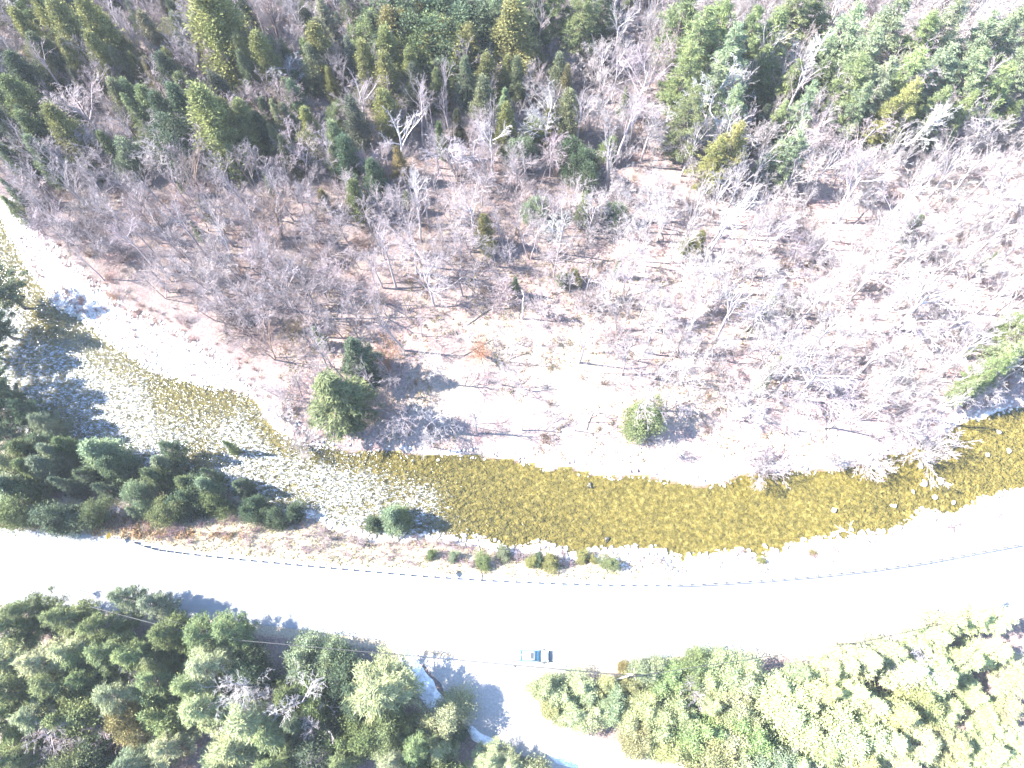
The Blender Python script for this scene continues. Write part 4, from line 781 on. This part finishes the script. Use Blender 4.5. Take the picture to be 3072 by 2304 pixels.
log((1000, 770), (1060, 735), .14, 'brown log beside the curved snow patch', M['log'], 5)
log((1265, 930), (1282, 890), .14, 'dark short log left of the round evergreen', M['log'], 6)
log((1850, 1003), (1925, 995), .18, 'dark drift log along the far bank at right', M['log'], 7)
log((1240, 800), (1420, 812), .14, 'long grey log in the right of the clearing', M['log'], 8)
log((300, 585), (440, 600), .16, 'dark windfall trunk on the slope above the gravel bar', M['log'], 9)
log((640, 600), (800, 612), .16, 'windfall trunk lying level in the left middle wood', M['log'], 10)
log((2010, 1420), (2130, 1408), .22, 'long white fallen trunk in the bright lower right woods', M['snag'], 11)
log((90, 1560), (250, 1575), .22, 'grey fallen trunk in the shade at lower left', M['log'], 12)

# ------------------------------------------------------------------ shrubs on the near bank
def shrub(px_, py_, s, hue, lab, tall=1.0):
    x, y, z = hit(px_, py_, 0); t = plant('r', x, y, z, 2.6 * s * tall, 1.5 / tall, hue, 'green_shrub'); tag(t, lab, 'shrub', 'shrubs along the near river bank'); return t
for a in [(932, 1200, .9, HUE['g'], 'small olive shrub right of the grey green bank evergreen'), (980, 1205, 1.0, HUE['l'], 'pale grey green shrub below the pinkish bush'), (1045, 1215, 1.3, HUE['g'], 'olive shrub above the sign with the diamond shadow'), (1085, 1200, 1.2, HUE['l'], 'pale shrub beside the small white dead tree'), (1165, 1215, 1.2, HUE['d'], 'dark green low shrub right of the pink round bush'), (1185, 1220, 1.3, HUE['y'], 'yellow-green low shrub at the drain gully'), (1150, 1218, 1.0, HUE['y'], 'lime edged low shrub touching the pink round bush'), (1255, 1206, 1.2, HUE['y'], 'bright yellow shrub right of the drain gully'), (1280, 1212, .8, HUE['y'], 'small yellow tuft beside the bright yellow shrub'), (1312, 1222, 1.5, HUE['n'], 'round fresh green shrub with blue shadow on the riprap'), (1640, 1215, .7, HUE['y'], 'lone yellowish tuft on the riprap'), (1752, 1195, .6, HUE['o'], 'small orange shrub on the riprap near the driftwood tree'),
          (1480, 1420 + 15, .9, HUE['d'], 'dark low shrub at the road edge below the wires'), (1560, 1405 + 15, .7, HUE['o'], 'brownish low shrub at the lower road edge'), (1345, 1420 + 20, .8, HUE['o'], 'tan low shrub by the second utility pole')]: shrub(*a)

# ------------------------------------------------------------------ guardrail
rp = np.array([at_z(a, b_, .6) for a, b_ in RAIL]); seg = np.concatenate([[0], np.cumsum(np.hypot(*np.diff(rp, axis=0).T))])
def railpt(s): return np.array([np.interp(s, seg, rp[:, 0]), np.interp(s, seg, rp[:, 1])])
gt = bpy.data.objects.new('guardrail', None); C.objects.link(gt); gp0 = railpt(0); gt.location = (gp0[0], gp0[1], 0)
ss = np.arange(0, seg[-1], .8); cp = np.array([railpt(s) for s in ss]); d = np.gradient(cp, axis=0); d /= np.linalg.norm(d, axis=1, keepdims=True); nrm = np.stack([-d[:, 1], d[:, 0]], 1)
prof = [(-.0, .42), (-.07, .47), (-.07, .53), (-.01, .57), (-.07, .62), (-.07, .68), (0, .73), (.012, .73), (-.055, .68), (-.055, .62), (.004, .57), (-.055, .53), (-.055, .47), (.012, .42)]
V = np.stack([np.stack([cp[:, 0] + nrm[:, 0] * o_ - gp0[0], cp[:, 1] + nrm[:, 1] * o_ - gp0[1], np.full(len(cp), zz)], -1) for o_, zz in prof]); n_ = len(cp); m_ = len(prof)
id_ = np.arange(m_ * n_).reshape(m_, n_); F = np.concatenate([np.stack([id_[k, :-1], id_[k, 1:], id_[(k + 1) % m_, 1:], id_[(k + 1) % m_, :-1]], -1) for k in range(m_)])
link('rail', mesh_np('rail', V.reshape(-1, 3), F), M['steel'], gt)
def box_np(c, s, rz=0, taper=1):
    v = np.array([[x, y, z] for z in (-1, 1) for y in (-1, 1) for x in (-1, 1)], float) * np.array(s) / 2
    v[4:, :2] *= taper; c_, s_ = math.cos(rz), math.sin(rz); v = np.stack([v[:, 0] * c_ - v[:, 1] * s_, v[:, 0] * s_ + v[:, 1] * c_, v[:, 2]], -1) + np.array(c)
    return v, np.array([[0, 2, 3, 1], [4, 5, 7, 6], [0, 1, 5, 4], [2, 6, 7, 3], [0, 4, 6, 2], [1, 3, 7, 5]])
pm = mesh_np('guard_post', *join([box_np((0, .20, .15), (.22, .22, 1.2)), box_np((0, .045, .575), (.18, .09, .36))])); k = 0; s = .6
while s < seg[-1] - 1 and k < 98:
    q = railpt(s); q2 = railpt(s + .5); po = link('post', pm, M['post'], gt, (q[0] - gp0[0], q[1] - gp0[1], 0)); po.rotation_euler = (0, 0, math.atan2(q2[1] - q[1], q2[0] - q[0])); s += 1.35 if 2 < s < 8 else 1.9; k += 1
e = railpt(0.05); v_, f_ = box_np((0, 0, .57), (.5, .12, .42), R(-28)); link('end_terminal', mesh_np('end_terminal', v_, f_), M['steel'], gt)
tag(gt, 'long curving steel guardrail along the river side of the road', 'guardrail')

# ------------------------------------------------------------------ road signs
def sign(px_, py_, hgt, rz, lab, size=.95):
    x, y, z = hit(px_, py_, 0); t = bpy.data.objects.new('road_sign', None); C.objects.link(t); t.location = (x, y, z); t.rotation_euler = (0, 0, rz)
    link('post', mesh_np('sign_post', *join([box_np((0, .0, hgt / 2 - .15), (.07, .05, hgt + .3)), box_np((0, .0, hgt / 2), (.03, .09, hgt - .1))])), M['steel'], t)
    s = size / 2 * 1.414; v = []; pr = [(0, s), (.08, s - .08), (s - .02, .05), (s, 0), (.0 + s - .02, -.05), (.08, -s + .08), (0, -s), (-.08, -s + .08), (-s + .02, -.05), (-s, 0), (-s + .02, .05), (-.08, s - .08)]
    bm = bmesh.new(); fr_ = [bm.verts.new((.055, a, hgt + b_)) for a, b_ in pr]; bk = [bm.verts.new((.042, a, hgt + b_)) for a, b_ in pr]; bm.faces.new(fr_); bm.faces.new(bk[::-1])
    for i in range(12): bm.faces.new((fr_[i], bk[i], bk[(i + 1) % 12], fr_[(i + 1) % 12]))
    me = bpy.data.meshes.new('sign_panel'); bm.to_mesh(me); bm.free(); link('panel', me, M['yellow'], t); return tag(t, lab, 'road sign')
sign(249, 1163, 2.3, R(-15), 'yellow diamond road sign facing the camera at the start of the guardrail')
sign(962, 1237, 2.4, R(180 + 12), 'road sign seen edge on with a diamond shaped shadow behind the guardrail')
x, y, z = hit(1128, 1510); t = bpy.data.objects.new('marker_post', None); C.objects.link(t); t.location = (x, y, z)
link('post', mesh_np('marker', *box_np((0, 0, .6), (.12, .12, 1.3), 0, .9)), M['post'], t); link('cap', mesh_np('cap', *box_np((0, 0, 1.28), (.16, .16, .06))), M['steel'], t); tag(t, 'short grey marker post beside the gravel lane', 'post')

# ------------------------------------------------------------------ utility poles and wires
def pole(bx, by, hgt, rz, lab):
    z = gz(bx, by); t = bpy.data.objects.new('utility_pole', None); C.objects.link(t); t.location = (bx, by, z); t.rotation_euler = (0, 0, rz)
    link('pole', mesh_np('pole_shaft', *path_tube([(0, 0, -.5), (0, 0, hgt * .5), (0, 0, hgt)], [.17, .14, .11], 12), True), M['pole'], t)
    ca_ = link('crossarm', mesh_np('crossarm', *box_np((.14, 0, hgt - .5), (.1, 1.6, .12))), M['pole'], t)
    for yy in (-.7, .7, .3): link('insulator', mesh_np('insulator', *path_tube([(.14, yy, hgt - .44), (.14, yy, hgt - .34), (.14, yy, hgt - .3), (.14, yy, hgt - .2)], [.03, .07, .05, .04], 10), True), M['ceramic'], t)
    link('transformer', mesh_np('transformer', *path_tube([(-.32, 0, hgt - 1.9), (-.32, 0, hgt - 1.88), (-.32, 0, hgt - 1.05), (-.32, 0, hgt - 1.0)], [.05, .22, .22, .1], 14), True), M['steel'], t) if 'transformer' in lab else None
    return tag(t, lab, 'utility pole', 'utility poles below the road')
HP = 10.0
A_ = at_z(1110, 1434, HP); B_ = at_z(1370, 1457, HP); Z_ = at_z(440, 1372, HP); Y_ = at_z(-120, 1225, HP); D_ = at_z(1850, 1386, HP); E_ = at_z(2420, 1260, HP)
pole(*B_, HP, R(6), 'second utility pole braced beside the thicket right of the lane')
pole(*Z_, HP, R(-10), 'utility pole half hidden by the pines at lower left'); pole(*D_, HP, R(12), 'utility pole at the lower road edge on the right')
bx_, by_ = at_z(1328, 1469, 0); v_, f_ = path_tube([(bx_, by_, 0), (B_[0], B_[1], HP - 1.2)], [.13, .1], 8)
tag(link('brace_pole', mesh_np('brace_pole', v_, f_, True), M['snag']), 'pale brace pole leaning against the second utility pole', 'brace')
def wire(a, b_, off, r, lab):
    a = Vector((*a, HP - .3)); b_ = Vector((*b_, HP - .3)); n = 24; d_ = (b_ - a).normalized(); s_ = Vector((-d_.y, d_.x, 0)) * off; sag = (b_ - a).length * .018
    P = [a.lerp(b_, i / n) + s_ - Vector((0, 0, 4 * sag * (i / n) * (1 - i / n))) for i in range(n + 1)]
    tag(link('power_line', mesh_np('power_line', *path_tube(P, r, 5), True), M['wire']), lab, 'wire', 'power lines along the lower road edge')
for a, b_, nm in ((Y_, Z_, 'over the lower left pines'), (Z_, B_, 'passing the car to the braced pole'), (B_, D_, 'from the braced pole along the right thicket'), (D_, E_, 'over the bright woods at right')):
    wire(a, b_, .7, .016, 'thin upper power line ' + nm); wire(a, b_, -.25, .055, 'thicker power cable ' + nm)

sp = link('cable_spacer', mesh_np('cable_spacer', *join([box_np((0, .3, 0), (.5, .12, .25)), box_np((.2, -.35, -.1), (.35, .3, .3)), box_np((0, 0, 0), (.06, .9, .06))])), M['blackp'], None, (A_[0], A_[1], HP - 1.35))
tag(sp, 'small dark spacer hanging on the cables left of the car', 'cable spacer')
# ------------------------------------------------------------------ car (points to +x)
cxx, cyy, _ = hit(1152, 1417); car = bpy.data.objects.new('parked_car', None); C.objects.link(car); car.location = (cxx, cyy, .014); car.scale = (1.05, 1.06, 1.04); car.rotation_euler = (0, 0, R(-1.5))
def loft(name, rings, close=True):
    n = len(rings[0]); V = [p_ for r_ in rings for p_ in r_]; F = []
    for i in range(len(rings) - 1):
        for k in range(n): a = i * n + k; b_ = i * n + (k + 1) % n; F.append((a, b_, b_ + n, a + n))
    me = bpy.data.meshes.new(name); me.from_pydata(V, [], F + ([tuple(range(n))[::-1], tuple(range((len(rings) - 1) * n, len(rings) * n))] if close else [])); 
    for p_ in me.polygons: p_.use_smooth = True
    return me
def ring(x, w, zb, zt, k=.75, n=20, inset=.12):
    out = []
    for i in range(n):
        a = 2 * math.pi * (i + .5) / n; c_, s_ = math.cos(a), math.sin(a); e = .42
        yy = w / 2 * math.copysign(abs(c_) ** e, c_); zz = (zb + zt) / 2 + (zt - zb) / 2 * math.copysign(abs(s_) ** e, s_)
        if s_ > 0: yy *= 1 - inset * ((zz - (zb + zt) / 2) / ((zt - zb) / 2))
        out.append((x, yy, zz))
    return out
body = [(-2.30, 1.35, .45, .80), (-2.26, 1.62, .32, .98), (-2.1, 1.76, .26, 1.04), (-1.4, 1.83, .24, 1.04), (-.3, 1.84, .24, 1.02), (.8, 1.84, .24, 1.0), (1.2, 1.83, .24, .98), (1.7, 1.80, .25, .90), (2.05, 1.70, .28, .82), (2.22, 1.48, .34, .72), (2.32, 1.15, .42, .62)]
link('body', loft('car_body', [ring(a, b_, c_, d_) for a, b_, c_, d_ in body]), M['carpaint'], car)
cab = [(-2.12, 1.42, .98, 1.02), (-1.95, 1.44, .98, 1.28), (-1.62, 1.40, .98, 1.50), (-.9, 1.42, .98, 1.55), (-.1, 1.42, .98, 1.55), (.28, 1.40, .98, 1.47), (.75, 1.48, .96, 1.20), (1.12, 1.52, .94, 1.0)]
link('window_band', loft('car_cabin', [ring(a, b_ + .1, c_, d_ - .02, inset=.14) for a, b_, c_, d_ in cab]), M['glass'], car)
link('roof', loft('car_roof', [ring(a, b_ - .08, c_, d_, inset=.1) for a, b_, c_, d_ in [(-1.68, 1.34, 1.42, 1.50), (-1.5, 1.38, 1.45, 1.56), (-.9, 1.40, 1.47, 1.585), (-.1, 1.38, 1.47, 1.58), (.3, 1.32, 1.42, 1.50)]]), M['carpaint'], car)
def bx(name, c_, s_, mt, par=car, rz=0, bev=.02):
    bm = bmesh.new(); bmesh.ops.create_cube(bm, size=1); bmesh.ops.scale(bm, vec=s_, verts=bm.verts); bmesh.ops.bevel(bm, geom=bm.edges[:], offset=min(bev, min(s_) * .3), segments=2, affect='EDGES')
    bmesh.ops.rotate(bm, verts=bm.verts, cent=(0, 0, 0), matrix=Matrix.Rotation(rz, 3, 'Z')); bmesh.ops.translate(bm, verts=bm.verts, vec=c_); me = bpy.data.meshes.new(name); bm.to_mesh(me); bm.free(); return link(name, me, mt, par)
bx('sunroof', (-.22, 0, 1.58), (.42, .82, .03), M['blackp'])
for sgn in (-1, 1):
    bx('roof_rail', (-.85, sgn * .60, 1.60), (1.7, .05, .06), M['steel']); bx('pillar', (.70, sgn * .66, 1.20), (.10, .05, .42), M['carpaint'], rz=0); bx('mirror', (.62, sgn * 1.0, 1.05), (.16, .24, .16), M['carpaint'], bev=.05)
    bx('headlight', (2.10, sgn * .66, .72), (.26, .30, .14), M['lamp'], rz=-sgn * .5, bev=.04); bx('tail_light', (-2.22, sgn * .66, .88), (.14, .22, .2), M['red'], bev=.04)
bx('grille', (2.30, 0, .56), (.07, .85, .18), M['blackp']); bx('front_bumper', (2.30, 0, .38), (.22, 1.5, .20), M['blackp'], bev=.06); bx('rear_bumper', (-2.30, 0, .48), (.16, 1.6, .22), M['blackp'], bev=.05); bx('rear_spoiler', (-1.98, 0, 1.47), (.2, 1.15, .04), M['carpaint'])
for xx in (-1.38, 1.42):
    for sgn in (-1, 1):
        w_ = link('wheel', mesh_np('tyre', *path_tube([(0, -.11, 0), (0, -.10, 0), (0, .10, 0), (0, .11, 0)], [.24, .34, .34, .24], 20), True), M['tyre'], car, (xx, sgn * .83, .34))
        link('rim', mesh_np('rim', *path_tube([(0, -.105, 0), (0, -.1, 0), (0, .1, 0), (0, .105, 0)], [.02, .23, .23, .02], 14)), M['steel'], w_)
tag(car, 'silver blue estate car with a dark sunroof parked at the lane mouth', 'car')

# ------------------------------------------------------------------ thin added haze, standing in for lens glare: one closed box round the camera and the scene
hv, hf = box_np((0, 0, 0), (1, 1, 1)); hv = hv * [7200, 7200, 146] + [0, 0, 60]
m = bpy.data.materials.new('glare_haze'); m.use_nodes = True; nt = m.node_tree; nt.nodes.remove(nt.nodes['Principled BSDF'])
pv = nt.nodes.new('ShaderNodeVolumePrincipled'); pv.inputs['Density'].default_value = .00012; pv.inputs['Color'].default_value = (.93, .96, 1, 1); pv.inputs['Anisotropy'].default_value = 0.0
nt.links.new(pv.outputs[0], nt.nodes['Material Output'].inputs['Volume'])
tag(link('haze', mesh_np('haze', hv, hf), m), 'thin bright haze added in place of lens glare', kind='stuff')
scn.cycles.volume_bounces = 0
